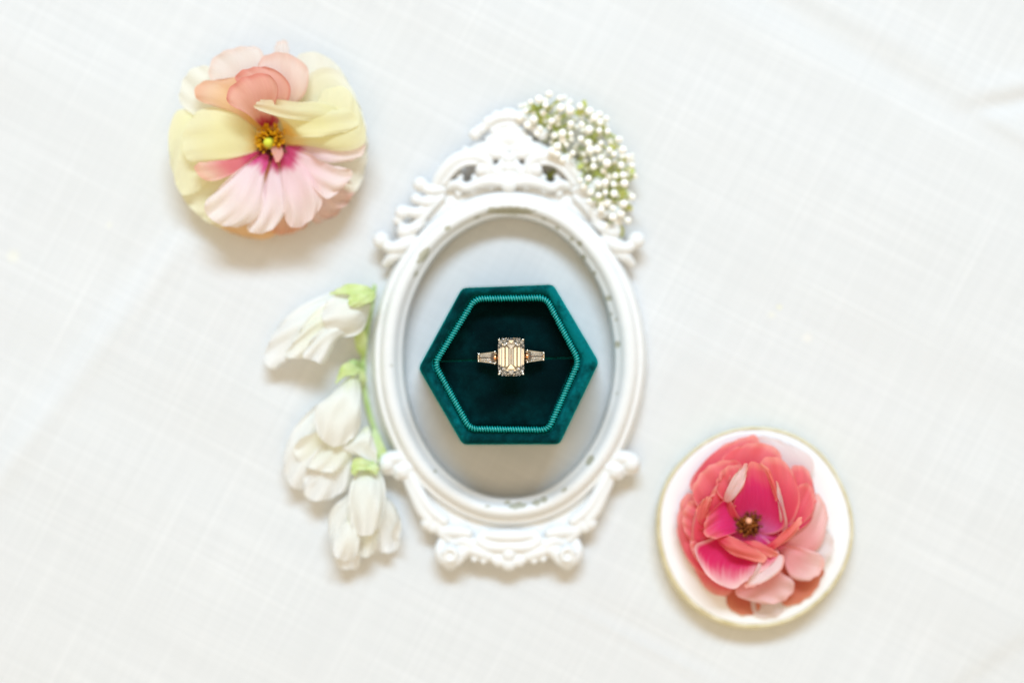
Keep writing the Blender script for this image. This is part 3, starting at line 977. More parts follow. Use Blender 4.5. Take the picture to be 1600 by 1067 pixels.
def petal(name, parent, outline, zm, ze, mat, tip_frac=0.30, base_frac=0.05, ruffle=0.0, rf=7.0, nu=22, nv=26, wav=0.25, tip=None, thick=0.22, cup=2.0, crumple=0.22):
    """outline in photograph pixels starting at the petal's base; zm / ze: heights in mm along the middle / the edges, base to tip"""
    n = 400
    c = catmull(outline, n, closed=True)
    d = np.linalg.norm(c - c[0], axis=1)
    it = int(np.argmax(d)) if tip is None else int(np.argmin(np.linalg.norm(c - np.asarray(outline[tip]), axis=1)))
    hb, ht = int(n * base_frac / 2), int(n * tip_frac / 2)
    it = min(max(it, hb + ht + 20), n - hb - ht - 20)
    def arc(i0, i1, m):
        idx = np.linspace(i0, i1, m)
        i = np.floor(idx).astype(int)
        w = (idx - i)[:, None]
        return c[i % n] * (1 - w) + c[(i + 1) % n] * w
    u = np.linspace(0, 1, nu)
    v = np.linspace(0, 1, nv)
    left = arc(hb, it - ht, nv)
    right = arc(n - hb, it + ht, nv)
    bot = arc(hb, -hb, nu)
    top = arc(it - ht, it + ht, nu)
    U, Vv = np.meshgrid(u, v)
    U3, V3 = U[..., None], Vv[..., None]
    G = (1 - U3) * left[:, None] + U3 * right[:, None] + (1 - V3) * bot[None] + V3 * top[None] \
        - ((1 - U3) * (1 - V3) * bot[0] + U3 * (1 - V3) * bot[-1] + (1 - U3) * V3 * top[0] + U3 * V3 * top[-1])
    w = np.abs(2 * U - 1) ** cup
    z = smooth_prof(zm, Vv) * (1 - w) + smooth_prof(ze, Vv) * w
    ph = random.uniform(0, 6.28)
    e = np.maximum(np.abs(2 * U - 1), Vv)
    z += ruffle * e ** 4 * np.sin(rf * (U * 2 * math.pi * 0.5) + ph + 2.5 * Vv) + 0.45 * ruffle * e ** 6 * np.sin(rf * 2.3 * U * math.pi + ph * 2 - 4 * Vv)
    z += wav * Vv * np.sin(3.2 * U * math.pi + ph + 1.5 * Vv)
    for i in range(5):
        fu, fv = random.uniform(1.5, 6), random.uniform(0.5, 3)
        z += crumple * 0.5 / (0.6 + 0.25 * fu) * Vv * np.sin(fu * math.pi * U + random.uniform(0, 6.3)) * np.cos(fv * math.pi * Vv + random.uniform(0, 6.3)) * 2
    fan = np.sin((U - 0.5) * 34 + 3 * np.sin(4 * U + ph)) * Vv * (1 - 0.3 * Vv)
    z += 0.08 * crumple * fan
    G = G + (e ** 8 * np.sin(9 * U * math.pi + 7 * Vv + ph))[..., None] * 0.7
    z = np.maximum(z, 0.25)
    W = Parr(G, z * MM)
    o = mesh_obj(name, W, [f[::-1] for f in grid_faces(nv, nu)], mat, parent, uv=np.stack([U, Vv], -1).reshape(-1, 2))
    return o

def stamens(parent, cpx, z0, r0, r1, n, hgt, mat_a, seed, drop=None):
    """a ring of filaments with anthers"""
    mb = MB()
    r = random.Random(seed)
    for i in range(n):
        a = 2 * math.pi * (i + r.uniform(-.4, .4)) / n
        rad = r.uniform(r0, r1)
        x, y = cpx[0] + rad * math.cos(a), cpx[1] + rad * math.sin(a)
        h = z0 + hgt * r.uniform(0.6, 1.1) * (1.15 - 0.35 * rad / r1)
        mb.tube([P(cpx[0] + .5 * rad * math.cos(a), cpx[1] + .5 * rad * math.sin(a), z0 * MM), P(x, y, h * MM)], 0.09 * MM, 5, 1, 4)
        c = P(x, y, h * MM)
        mb.tube([(c[0] - 0.2 * MM * math.cos(a), c[1] + .2 * MM * math.sin(a), c[2] - .1 * MM), (c[0] + 0.25 * MM * math.cos(a), c[1] - .25 * MM * math.sin(a), c[2] + .25 * MM)], 0.26 * MM, 6, 1, 4)
    o = mb.build('stamens', mat_a, parent)
    o['kind'] = 'stuff'
    return o

# ------------------------------------------------------------------ yellow and pink flower, upper left
YEL = lin(246, 243, 194); PALE = lin(247, 247, 226); ORY = lin(250, 215, 122)
MAT['p_yellow'] = petal_material('butter_yellow_petal', ORY, YEL, lin(243, 240, 207), lin(242, 240, 208), 0.02, 0.5, vein=0.12, trans=0.46)
MAT['p_pale'] = petal_material('ivory_petal', lin(239, 224, 164), lin(241, 238, 212), lin(242, 240, 226), lin(240, 238, 224), 0.05, 0.5, vein=0.1, trans=0.46)
MAT['p_lip'] = petal_material('pale_yellow_rolled_petal', lin(238, 234, 183), lin(238, 234, 193), lin(238, 232, 189), lin(239, 237, 212), 0.1, 0.6, vein=0.1, trans=0.46)
MAT['p_blush'] = petal_material('blush_petal', lin(220, 131, 122), lin(240, 226, 216), lin(241, 232, 225), lin(237, 212, 199), 0.05, 0.55, edge_w=0.88, vein=0.15, trans=0.46)
MAT['p_pinkpale'] = petal_material('pale_salmon_petal', lin(210, 111, 107), lin(242, 217, 207), lin(242, 220, 210), lin(233, 192, 175), 0.05, 0.6, edge_w=0.86, vein=0.2, trans=0.46)
MAT['p_coral'] = petal_material('salmon_petal', lin(200, 66, 92), lin(238, 190, 172), lin(238, 188, 170), lin(222, 136, 122), 0.10, 0.40, edge_w=0.87, vein=0.3, trans=0.46)
MAT['p_peach'] = petal_material('peach_petal', lin(238, 196, 110), lin(242, 204, 160), lin(240, 205, 180), lin(232, 176, 148), 0.1, 0.6, vein=0.2, trans=0.46)
MAT['p_slim'] = petal_material('slim_pink_petal', lin(214, 80, 120), lin(228, 130, 140), lin(240, 210, 190), lin(236, 180, 160), 0.18, 0.5, vein=0.35)
MAT['p_pinkwhite'] = petal_material('white_pink_petal', lin(224, 86, 150), lin(248, 230, 235), lin(251, 246, 243), lin(250, 238, 230), 0.12, 0.32, vein=0.2, trans=0.42)
MAT['p_rosewhite'] = petal_material('rosy_petal', lin(214, 80, 126), lin(246, 220, 222), lin(249, 238, 233), lin(248, 226, 216), 0.14, 0.38, vein=0.25, trans=0.42)
MAT['p_under'] = petal_material('apricot_under_petal', lin(232, 160, 95), lin(244, 204, 152), lin(247, 216, 172), lin(246, 210, 166), 0.1, 0.6, vein=0.3, trans=0.46)

def flower_one():
    c = (422, 222)
    r = thing('ranunculus_flower', 'open yellow and pink butterfly flower with yellow stamens, lying on the cloth', 'flower', P(415, 222, 0))
    p = lambda pts, zm, ze, m, **k: petal('petal', r, zA(pts), zm, ze, MAT[m], **k)
    # lowest row
    p([(560, 430), (600, 250), (640, 110), (720, 88), (810, 140), (870, 240), (900, 360), (760, 430)], [8, 10, 12, 12.5], [8, 10, 12, 12], 'p_pale', ruffle=0.5)
    p([(470, 440), (300, 400), (150, 320), (150, 215), (205, 152), (290, 160), (390, 270)], [8, 10, 12, 12], [8, 10, 12, 12], 'p_pale', ruffle=0.5)
    p([(500, 480), (300, 400), (150, 330), (100, 400), (92, 500), (108, 600), (160, 700), (300, 620)], [8, 10, 12, 11], [8, 10, 11.5, 11], 'p_yellow', ruffle=0.6)
    p([(510, 510), (240, 590), (140, 640), (160, 720), (215, 780), (280, 825), (350, 820), (440, 680)], [8, 9, 9.5, 8.5], [8, 9, 9.5, 8.5], 'p_yellow', ruffle=0.6)
    p([(520, 530), (330, 740), (290, 815), (350, 855), (430, 880), (510, 886), (560, 840), (560, 680)], [8, 8, 6.5, 4.5], [8, 8, 6.5, 4.5], 'p_under', ruffle=1.0, crumple=.6)
    p([(545, 530), (520, 760), (530, 850), (575, 868), (625, 858), (672, 836), (690, 795), (630, 660)], [8, 8, 7, 5.5], [8, 8, 7, 5.5], 'p_peach', ruffle=1.0, crumple=.6)
    p([(570, 520), (680, 750), (706, 806), (735, 815), (770, 792), (800, 790), (845, 745), (872, 715), (884, 655), (780, 590)], [8, 9.5, 9.5, 8], [8, 9, 9, 7.5], 'p_pinkpale', ruffle=1.6, rf=9, crumple=.8)
    p([(580, 500), (800, 640), (880, 690), (925, 610), (942, 520), (935, 440), (860, 440), (700, 460)], [8, 8.5, 8.5, 7.5], [8, 8.5, 8.5, 7.5], 'p_pale', ruffle=0.8, crumple=.5)
    p([(570, 430), (650, 300), (690, 190), (780, 150), (860, 220), (915, 330), (938, 440), (900, 480), (740, 470)], [9, 11.5, 13.5, 14], [9, 12, 13.5, 14], 'p_pale', ruffle=0.5)
    p([(570, 230), (545, 120), (552, 50), (598, 42), (606, 120), (600, 200)], [9, 10.5, 11.5, 11.5], [9, 10.5, 11.5, 11.5], 'p_blush', ruffle=0.2)
    # row above
    p([(505, 420), (350, 260), (272, 205), (268, 140), (310, 92), (400, 64), (480, 72), (500, 140), (470, 260)], [9, 12, 15, 16], [9, 12.5, 15, 15.5], 'p_blush', ruffle=0.3)
    p([(530, 415), (500, 260), (472, 150), (505, 102), (575, 88), (640, 112), (688, 160), (682, 240), (655, 292), (600, 330)], [10, 13.5, 16.5, 17], [10, 13.5, 16.5, 16.5], 'p_pinkpale', ruffle=0.3)
    p([(500, 430), (380, 350), (260, 310), (213, 288), (202, 252), (235, 214), (320, 204), (400, 198), (450, 280)], [10, 14, 16.5, 16], [10, 14, 16, 16.5], 'p_peach', ruffle=0.3)
    p([(490, 480), (430, 380), (330, 330), (230, 335), (165, 400), (150, 490), (180, 552), (260, 560), (380, 540), (460, 510)], [10, 14.5, 16, 14.5], [10, 13.5, 14.5, 14], 'p_yellow', ruffle=0.35)
    p([(580, 475), (600, 390), (690, 340), (760, 250), (850, 240), (905, 330), (935, 430), (920, 485), (830, 510), (700, 492)], [10.5, 15, 16.5, 15.5], [10.5, 14, 15.5, 15], 'p_yellow', ruffle=0.45)
    # coral petals standing at the top
    p([(510, 415), (430, 280), (378, 205), (400, 168), (485, 149), (555, 168), (604, 215), (612, 262), (590, 310)], [11, 17, 20, 20.5], [11, 17, 20, 20], 'p_coral', ruffle=0.3)
    p([(512, 418), (425, 350), (355, 312), (338, 272), (365, 228), (420, 192), (505, 178), (548, 212), (563, 258), (548, 305), (530, 360)], [11.5, 18.5, 22, 23], [11.5, 18, 22.5, 23.5], 'p_coral', ruffle=0.4, tip_frac=0.42)
    # rolled lip of the right yellow petal
    p([(905, 400), (830, 330), (740, 300), (650, 300), (560, 287), (490, 291), (456, 320), (495, 343), (570, 366), (650, 378), (760, 385), (850, 400)], [15.5, 17.5, 19.5, 21], [15, 16.5, 19, 21.5], 'p_lip', ruffle=0.1, tip_frac=0.1)
    p([(600, 440), (560, 370), (500, 342), (560, 350), (640, 362), (740, 345), (860, 330), (900, 400), (800, 440), (700, 452)], [13, 16.5, 17.5, 16.5], [13, 16.5, 17.5, 16.5], 'p_yellow', ruffle=0.2)
    # lower fan
    p([(595, 480), (700, 482), (800, 512), (880, 505), (928, 478), (925, 520), (870, 552), (780, 558), (700, 530)], [10.5, 12, 13, 13], [10.5, 12, 13, 13], 'p_rosewhite', ruffle=0.3)
    p([(495, 508), (420, 518), (320, 545), (215, 562), (205, 592), (240, 630), (300, 637), (380, 600), (450, 545)], [10.5, 13.5, 15, 15.5], [10.5, 13, 14, 14.5], 'p_slim', ruffle=0.2)
    p([(590, 492), (680, 512), (740, 552), (810, 574), (872, 590), (872, 622), (832, 672), (775, 712), (735, 690), (650, 600)], [11, 14, 15.5, 14.5], [11, 14, 15.5, 14], 'p_rosewhite', ruffle=1.0, rf=6, crumple=.5)
    p([(572, 520), (572, 620), (592, 730), (584, 775), (610, 832), (662, 832), (722, 780), (748, 720), (738, 655), (700, 580), (630, 530)], [11, 14.5, 16.5, 15], [11, 14, 15.5, 14.5], 'p_rosewhite', ruffle=1.0, rf=6, crumple=.5)
    p([(540, 530), (512, 640), (502, 720), (470, 800), (425, 838), (462, 863), (525, 850), (578, 800), (600, 735), (588, 660), (565, 580)], [11, 14, 15, 13.5], [11, 13.5, 14.5, 13.5], 'p_pinkwhite', ruffle=0.9, rf=6.3, crumple=.5)
    p([(512, 512), (440, 552), (335, 640), (278, 695), (243, 742), (262, 790), (320, 828), (405, 832), (472, 790), (502, 710), (505, 620), (520, 560)], [11, 15.5, 17.5, 15.5], [11, 14.5, 16, 15], 'p_pinkwhite', ruffle=1.2, rf=7.1, crumple=.6)
    # small inner petal
    p([(575, 480), (545, 478), (528, 490), (540, 530), (552, 560), (572, 545), (582, 510)], [12, 15, 16.5], [12, 14.5, 16], 'p_coral', ruffle=0.05, wav=0.05)
    # heart
    mb = MB()
    mb.ball(P(*zA([(525, 488)])[0], 9.4 * MM), (4.2 * MM, 4.2 * MM, 2.6 * MM), 12)
    mb.build('flower_heart', MAT['heart'], r)
    mb = MB()
    mb.tube([P(422, 224, 9 * MM), P(420, 224, 14.5 * MM), P(418.5, 223, 16.4 * MM)], [1.6 * MM, 1.5 * MM, 1.25 * MM], 12)
    mb.build('pistil', MAT['pistil_green'], r)
    stamens(r, (423, 217), 10.5, 6, 24, 120, 5.0, MAT['anther'], 4)
    # green base under the flower
    mb = MB()
    mb.tube([P(428, 235, 1.2 * MM), P(424, 228, 4 * MM), P(422, 224, 6.0 * MM)], [2.4 * MM, 3.0 * MM, 3.2 * MM], 14)
    mb.build('calyx', MAT['calyx'], r)
    mb = MB()
    mb.tube([P(426, 120, 1.2 * MM), P(430, 160, 1.6 * MM), P(428, 232, 2.4 * MM)], [1.0 * MM, 1.1 * MM, 1.4 * MM], 10)
    mb.build('stem', MAT['stem'], r)
flower_one()

# ------------------------------------------------------------------ round plate and pink flower, lower right
def plate():
    ctr = (1179.5, 823.5)
    root = thing('round_coaster', 'round white stone coaster with cream gilded rim under the pink flower', 'coaster', P(ctr[0], ctr[1], 0))
    na = 360
    th = np.linspace(0, 2 * np.pi, na, endpoint=False)
    rng = np.random.default_rng(21)
    def wob(amp, lo, hi, k=14):
        w = sum(rng.normal() / math.sqrt(f) * np.sin(f * th + rng.uniform(0, 6.3)) for f in rng.integers(lo, hi, k))
        return amp * w / 2.0
    w1, w2, w3 = wob(1.3, 2, 9), wob(0.9, 5, 40), wob(0.8, 5, 60)
    def loop(rx, ry, z, w, zw=0):
        xy = np.stack([ctr[0] + (rx + w) * np.cos(th), ctr[1] - (ry + w) * np.sin(th)], -1)
        return Parr(xy, (z + zw * 0) * MM + 0 * th)
    dx = np.cos(th + 2.6) * 0
    # slab: top face and hidden underside
    V = [loop(146, 150, 0.4, w1)]
    V += [loop(148.2, 152.2, 3, w1), loop(148.6, 152.6, 6.6, w1), loop(148.2, 152.2, 7.2, w1), loop(147, 151, 7.5, w1)]
    V += [loop(144 * k, 148 * k, 7.6 - 0.25 * (1 - k ** 4), w1 * k) for k in (1.0, 0.9, 0.7, 0.45, 0.2, 0.02)]
    f = grid_faces(len(V), na, True)
    f.append(tuple((len(V) - 1) * na + i for i in range(na)))
    f.append(tuple(range(na))[::-1])
    mesh_obj('slab', np.array(V), f, MAT['slab'], root)
    # rim, wider towards the lower left
    lean = 3.2 * np.clip(np.cos(th - math.radians(215)), 0, 1) + 1.0
    def rl(r, z, w):
        xy = np.stack([ctr[0] + (r[0] + w) * np.cos(th), ctr[1] - (r[1] + w) * np.sin(th)], -1)
        return Parr(xy, z * MM + 0 * th)
    V = [rl((148.6, 152.6), 0.2, w1), rl((151.0, 155.0), 0.2, w1 + w2 + lean), rl((152, 156), 1.2, w1 + w2 + lean), rl((152.2, 156.2), 3.6, w1 + w3 + 0.8 * lean),
         rl((151.8, 155.8), 6.2, w1 + w2 * .8 + 0.5 * lean), rl((151.0, 155.0), 7.4, w1 + w3 * .6 + 0.2 * lean), rl((150.2, 154.2), 7.8, w1 + w3 * .4), rl((149.2, 153.2), 7.7, w1 + .5 * w2), rl((148.4, 152.4), 7.2, w1)]
    mesh_obj('gilded_rim', np.array(V), grid_faces(len(V), na, True), MAT['gilt'], root)
plate()

MAT['r_coral'] = petal_material('coral_petal', lin(218, 36, 98), lin(238, 88, 112), lin(241, 126, 130), lin(250, 184, 168), 0.14, 0.5, edge_w=0.88, vein=0.3, trans=0.42)
MAT['r_deep'] = petal_material('crimson_petal', lin(232, 120, 186), lin(228, 46, 116), lin(234, 100, 118), lin(244, 160, 140), 0.16, 0.66, edge_w=0.90, vein=0.3)
MAT['r_pale'] = petal_material('pale_rose_petal', lin(220, 60, 96), lin(240, 168, 168), lin(243, 206, 200), lin(243, 190, 178), 0.12, 0.5, edge_w=0.9, vein=0.2)
MAT['r_blush'] = petal_material('faded_blush_petal', lin(228, 173, 178), lin(234, 217, 217), lin(235, 225, 223), lin(233, 213, 205), 0.1, 0.5, edge_w=0.9, vein=0.1)
MAT['r_shaded'] = petal_material('shade_toned_petal', lin(190, 70, 60), lin(206, 104, 84), lin(214, 124, 98), lin(226, 150, 122), 0.1, 0.6, vein=0.2)  # shade on the lowest petals, painted in as a darker red-brown
MAT['r_tip'] = petal_material('white_tipped_petal', lin(226, 90, 160), lin(222, 38, 100), lin(244, 190, 190), lin(246, 212, 204), 0.06, 0.70, edge_w=0.88, vein=0.35)
MAT['r_lip'] = petal_material('rolled_salmon_lip', lin(224, 70, 96), lin(236, 120, 116), lin(240, 140, 128), lin(247, 175, 155), 0.1, 0.5, vein=0.2)
MAT['r_white'] = petal_material('white_rolled_lip', lin(235, 175, 175), lin(238, 215, 213), lin(239, 223, 219), lin(233, 146, 126), 0.1, 0.5, edge_w=0.8, edge_k=0.8, vein=0.15)

def flower_two():
    r = thing('pink_flower', 'ruffled coral pink flower with brown centre, set on the round coaster', 'flower', P(1167, 815, 8 * MM))
    p = lambda pts, zm, ze, m, **k: petal('petal', r, zB(pts), zm, ze, MAT[m], **{'crumple': 0.5, **k})
    # lowest row on the stone
    p([(470, 600), (395, 780), (388, 850), (405, 895), (462, 924), (520, 915), (542, 875), (530, 720)], [10, 9.6, 8.8, 8.4], [10, 9.4, 8.6, 8.2], 'r_shaded', ruffle=0.1, wav=0.1)
    p([(560, 600), (620, 800), (640, 870), (670, 882), (720, 868), (780, 825), (815, 765), (822, 710), (700, 640)], [10, 9.6, 8.8, 8.4], [10, 9.4, 8.6, 8.2], 'r_shaded', ruffle=0.1, wav=0.1)
    p([(520, 620), (500, 850), (520, 925), (580, 935), (640, 915), (650, 860), (600, 740)], [10, 9.2, 8.6, 8.2], [10, 9.2, 8.4, 8.1], 'r_blush', ruffle=0.1, wav=0.1)
    p([(540, 460), (540, 240), (520, 130), (590, 126), (690, 165), (772, 215), (775, 280), (700, 340)], [10, 10.5, 10.5, 10], [10, 10.5, 10.5, 10], 'r_blush', ruffle=0.4)
    p([(580, 540), (740, 480), (848, 550), (872, 592), (858, 655), (800, 705), (680, 650)], [10, 11, 11, 10.5], [10, 11, 11, 10.5], 'r_blush', ruffle=0.4)
    p([(480, 480), (330, 420), (225, 350), (280, 240), (365, 166), (450, 130), (524, 117), (545, 210), (530, 350)], [10, 11, 12, 12], [10, 11, 12, 12], 'r_coral', ruffle=0.4)
    p([(460, 520), (320, 420), (205, 380), (166, 510), (182, 600), (225, 690), (300, 740), (400, 620)], [10, 11, 12, 12], [10, 11, 12, 12], 'r_coral', ruffle=0.6)
    p([(480, 560), (270, 650), (240, 700), (290, 795), (345, 834), (402, 832), (425, 790), (450, 690)], [10, 10.5, 10.8, 10.2], [10, 10.5, 10.8, 10.2], 'r_coral', ruffle=0.4)
    # second row
    p([(510, 470), (420, 310), (366, 225), (425, 175), (510, 149), (590, 160), (632, 195), (637, 240), (600, 340)], [11, 13.5, 14.5, 14], [11, 13.5, 14.5, 14], 'r_coral', ruffle=0.35)
    p([(590, 530), (660, 400), (678, 270), (718, 249), (760, 275), (782, 340), (792, 420), (772, 480), (700, 530)], [11, 13, 13.5, 13], [11, 13, 13.5, 13], 'r_coral', ruffle=0.5)
    p([(575, 560), (700, 520), (770, 470), (790, 376), (825, 410), (846, 480), (832, 570), (790, 632), (700, 642)], [11, 12.5, 13, 12.5], [11, 12.5, 13, 12.5], 'r_pale', ruffle=0.4)
    p([(580, 590), (640, 650), (658, 715), (690, 760), (752, 771), (812, 735), (832, 680), (790, 638), (700, 615)], [11, 12.5, 13, 12.5], [11, 12.5, 13, 12.5], 'r_pale', ruffle=0.3)
    p([(535, 640), (440, 780), (428, 815), (445, 843), (520, 868), (600, 873), (662, 850), (697, 800), (682, 760), (640, 735), (590, 680)], [11, 12, 12.5, 12], [11, 12, 12.5, 12], 'r_pale', ruffle=0.3)
    p([(480, 505), (330, 480), (252, 425), (238, 350), (288, 270), (370, 229), (445, 235), (475, 300), (480, 400)], [11, 14, 15.5, 15.5], [11, 14, 15.5, 15.5], 'r_coral', ruffle=0.35)
    p([(550, 520), (550, 340), (538, 245), (578, 212), (640, 224), (692, 290), (717, 370), (712, 440), (672, 522), (610, 545)], [11, 15, 17, 17], [11, 15, 17, 17.5], 'r_coral', ruffle=0.35)
    p([(480, 560), (300, 600), (238, 600), (230, 545), (248, 460), (285, 405), (330, 388), (372, 300), (408, 296), (400, 380), (440, 470)], [11, 14, 17, 18.5], [11, 14, 17, 18], 'r_coral', ruffle=0.8, rf=11)
    p([(600, 560), (650, 480), (720, 430), (790, 400), (785, 450), (760, 510), (690, 560), (640, 590)], [12, 13.5, 14.5, 14.5], [12, 13.5, 14.5, 14.5], 'r_deep', ruffle=0.4)
    p([(470, 540), (330, 560), (262, 600), (205, 560), (190, 480), (215, 420), (265, 400), (350, 450)], [11, 13, 14.5, 14.5], [11, 13, 14.5, 15], 'r_coral', ruffle=0.7, rf=9)
    p([(480, 560), (330, 620), (275, 690), (235, 640), (225, 580), (250, 540), (340, 540)], [11, 13, 14.5, 15], [11, 13.2, 15, 15.5], 'r_coral', ruffle=0.6, rf=9)
    p([(500, 500), (420, 440), (350, 380), (345, 320), (380, 262), (440, 248), (480, 270), (490, 380)], [11, 15.5, 17.5, 18], [11, 15.5, 17.5, 18.2], 'r_coral', ruffle=0.5)
    p([(560, 540), (640, 470), (690, 380), (735, 330), (775, 350), (788, 420), (760, 490), (660, 560)], [12, 14.5, 15.5, 15], [12, 14.5, 15.5, 15.5], 'r_coral', ruffle=0.5)
    # inner cup
    p([(500, 540), (410, 470), (425, 400), (465, 300), (490, 240), (532, 240), (572, 280), (602, 350), (642, 450), (645, 530), (570, 560)], [11.5, 14.5, 18.5, 21], [11.5, 15.5, 19.5, 21], 'r_deep', ruffle=0.35)
    p([(500, 520), (400, 560), (345, 580), (290, 560), (300, 480), (350, 430), (400, 400), (460, 420)], [11.5, 14, 17, 18.5], [11.5, 14.5, 17.5, 18.5], 'r_deep', ruffle=0.3)
    p([(520, 540), (640, 470), (700, 480), (700, 540), (640, 600), (560, 590)], [11.5, 13, 14.5], [11.5, 13, 14.5], 'r_deep', ruffle=0.2)
    p([(515, 560), (400, 552), (300, 588), (250, 612), (258, 670), (308, 750), (380, 797), (432, 802), (480, 770), (560, 720), (625, 655), (590, 600)], [11.8, 12.5, 14.5, 17], [11.8, 14, 17, 17.5], 'r_tip', ruffle=0.35, tip=7, tip_frac=0.4)
    p([(555, 630), (520, 720), (470, 790), (500, 800), (570, 770), (640, 716), (650, 658), (600, 650)], [13, 15.5, 17.5, 18], [13, 16, 18, 18], 'r_white', ruffle=0.2)
    # rolled lips
    p([(382, 412), (378, 385), (392, 350), (430, 288), (482, 238), (478, 300), (452, 368), (412, 412)], [18, 20.5, 22, 22.5], [18, 20, 21.5, 22.5], 'r_white', ruffle=0.1, wav=0.1, tip=4)
    p([(640, 540), (622, 430), (613, 330), (622, 330), (642, 400), (662, 490), (660, 540)], [15, 18.5, 20], [14.5, 18, 19.5], 'r_white', ruffle=0.05, wav=0.1)
    p([(600, 360), (575, 280), (540, 240), (585, 270), (608, 340), (618, 400), (610, 410)], [19.5, 20.5, 21.5], [19, 20.5, 21.5], 'r_lip', ruffle=0.05, wav=0.1)
    p([(345, 578), (385, 562), (470, 598), (545, 640), (574, 670), (540, 687), (450, 666), (385, 628)], [17, 18.5, 18.5, 17.5], [16, 17, 17, 16.5], 'r_lip', ruffle=0.15, wav=0.1)
    p([(465, 592), (525, 592), (600, 628), (625, 655), (575, 662), (510, 628)], [16, 17, 17], [15.2, 16, 16], 'r_lip', ruffle=0.1, wav=0.1)
    p([(560, 618), (610, 580), (670, 530), (727, 480), (718, 530), (660, 592), (602, 628)], [16, 18.5, 19.5], [15, 17.5, 19.5], 'r_lip', ruffle=0.1, wav=0.1)
    p([(300, 520), (262, 500), (255, 450), (290, 398), (322, 394), (310, 440), (300, 480)], [16, 18.5, 19.5], [16, 18, 19], 'r_lip', ruffle=0.5, wav=0.1)
    p([(470, 450), (430, 440), (425, 420), (455, 415), (460, 400), (475, 425)], [14, 16, 17], [14, 16, 17], 'r_lip', ruffle=0.05, wav=0.05)
    # heart
    mb = MB()
    mb.ball(P(*zB([(490, 508)])[0], 12.0 * MM), (3.6 * MM, 3.6 * MM, 2.0 * MM), 12)
    mb.build('flower_heart', MAT['heart'], r)
    stamens(r, zB([(489, 508)])[0], 12.6, 5, 22, 130, 3.0, MAT['dark_anther'], 9)
    mb = MB()
    c = zB([(490, 502)])[0]
    mb.tube([P(*c, 12 * MM), P(c[0], c[1] - 1, 15.6 * MM)], [1.0 * MM, 0.95 * MM], 12)
    mb.build('pistil', MAT['pistil_pink'], r)
    mb = MB()
    mb.ball(P(*zB([(495, 540)])[0], 9.6 * MM), (7.5 * MM, 7.5 * MM, 1.9 * MM), 14)
    mb.build('calyx', MAT['calyx'], r)
flower_two()

# ------------------------------------------------------------------ white blossom sprig on the left
MAT['w_petal'] = petal_material('white_blossom_petal', lin(232, 236, 207), lin(243, 244, 239), lin(245, 245, 242), lin(245, 245, 243), 0.02, 0.45, vein=0.08, trans=0.36)
MAT['w_cream'] = petal_material('cream_blossom_petal', lin(228, 234, 183), lin(241, 243, 226), lin(244, 244, 235), lin(245, 245, 240), 0.05, 0.5, vein=0.1, trans=0.36)

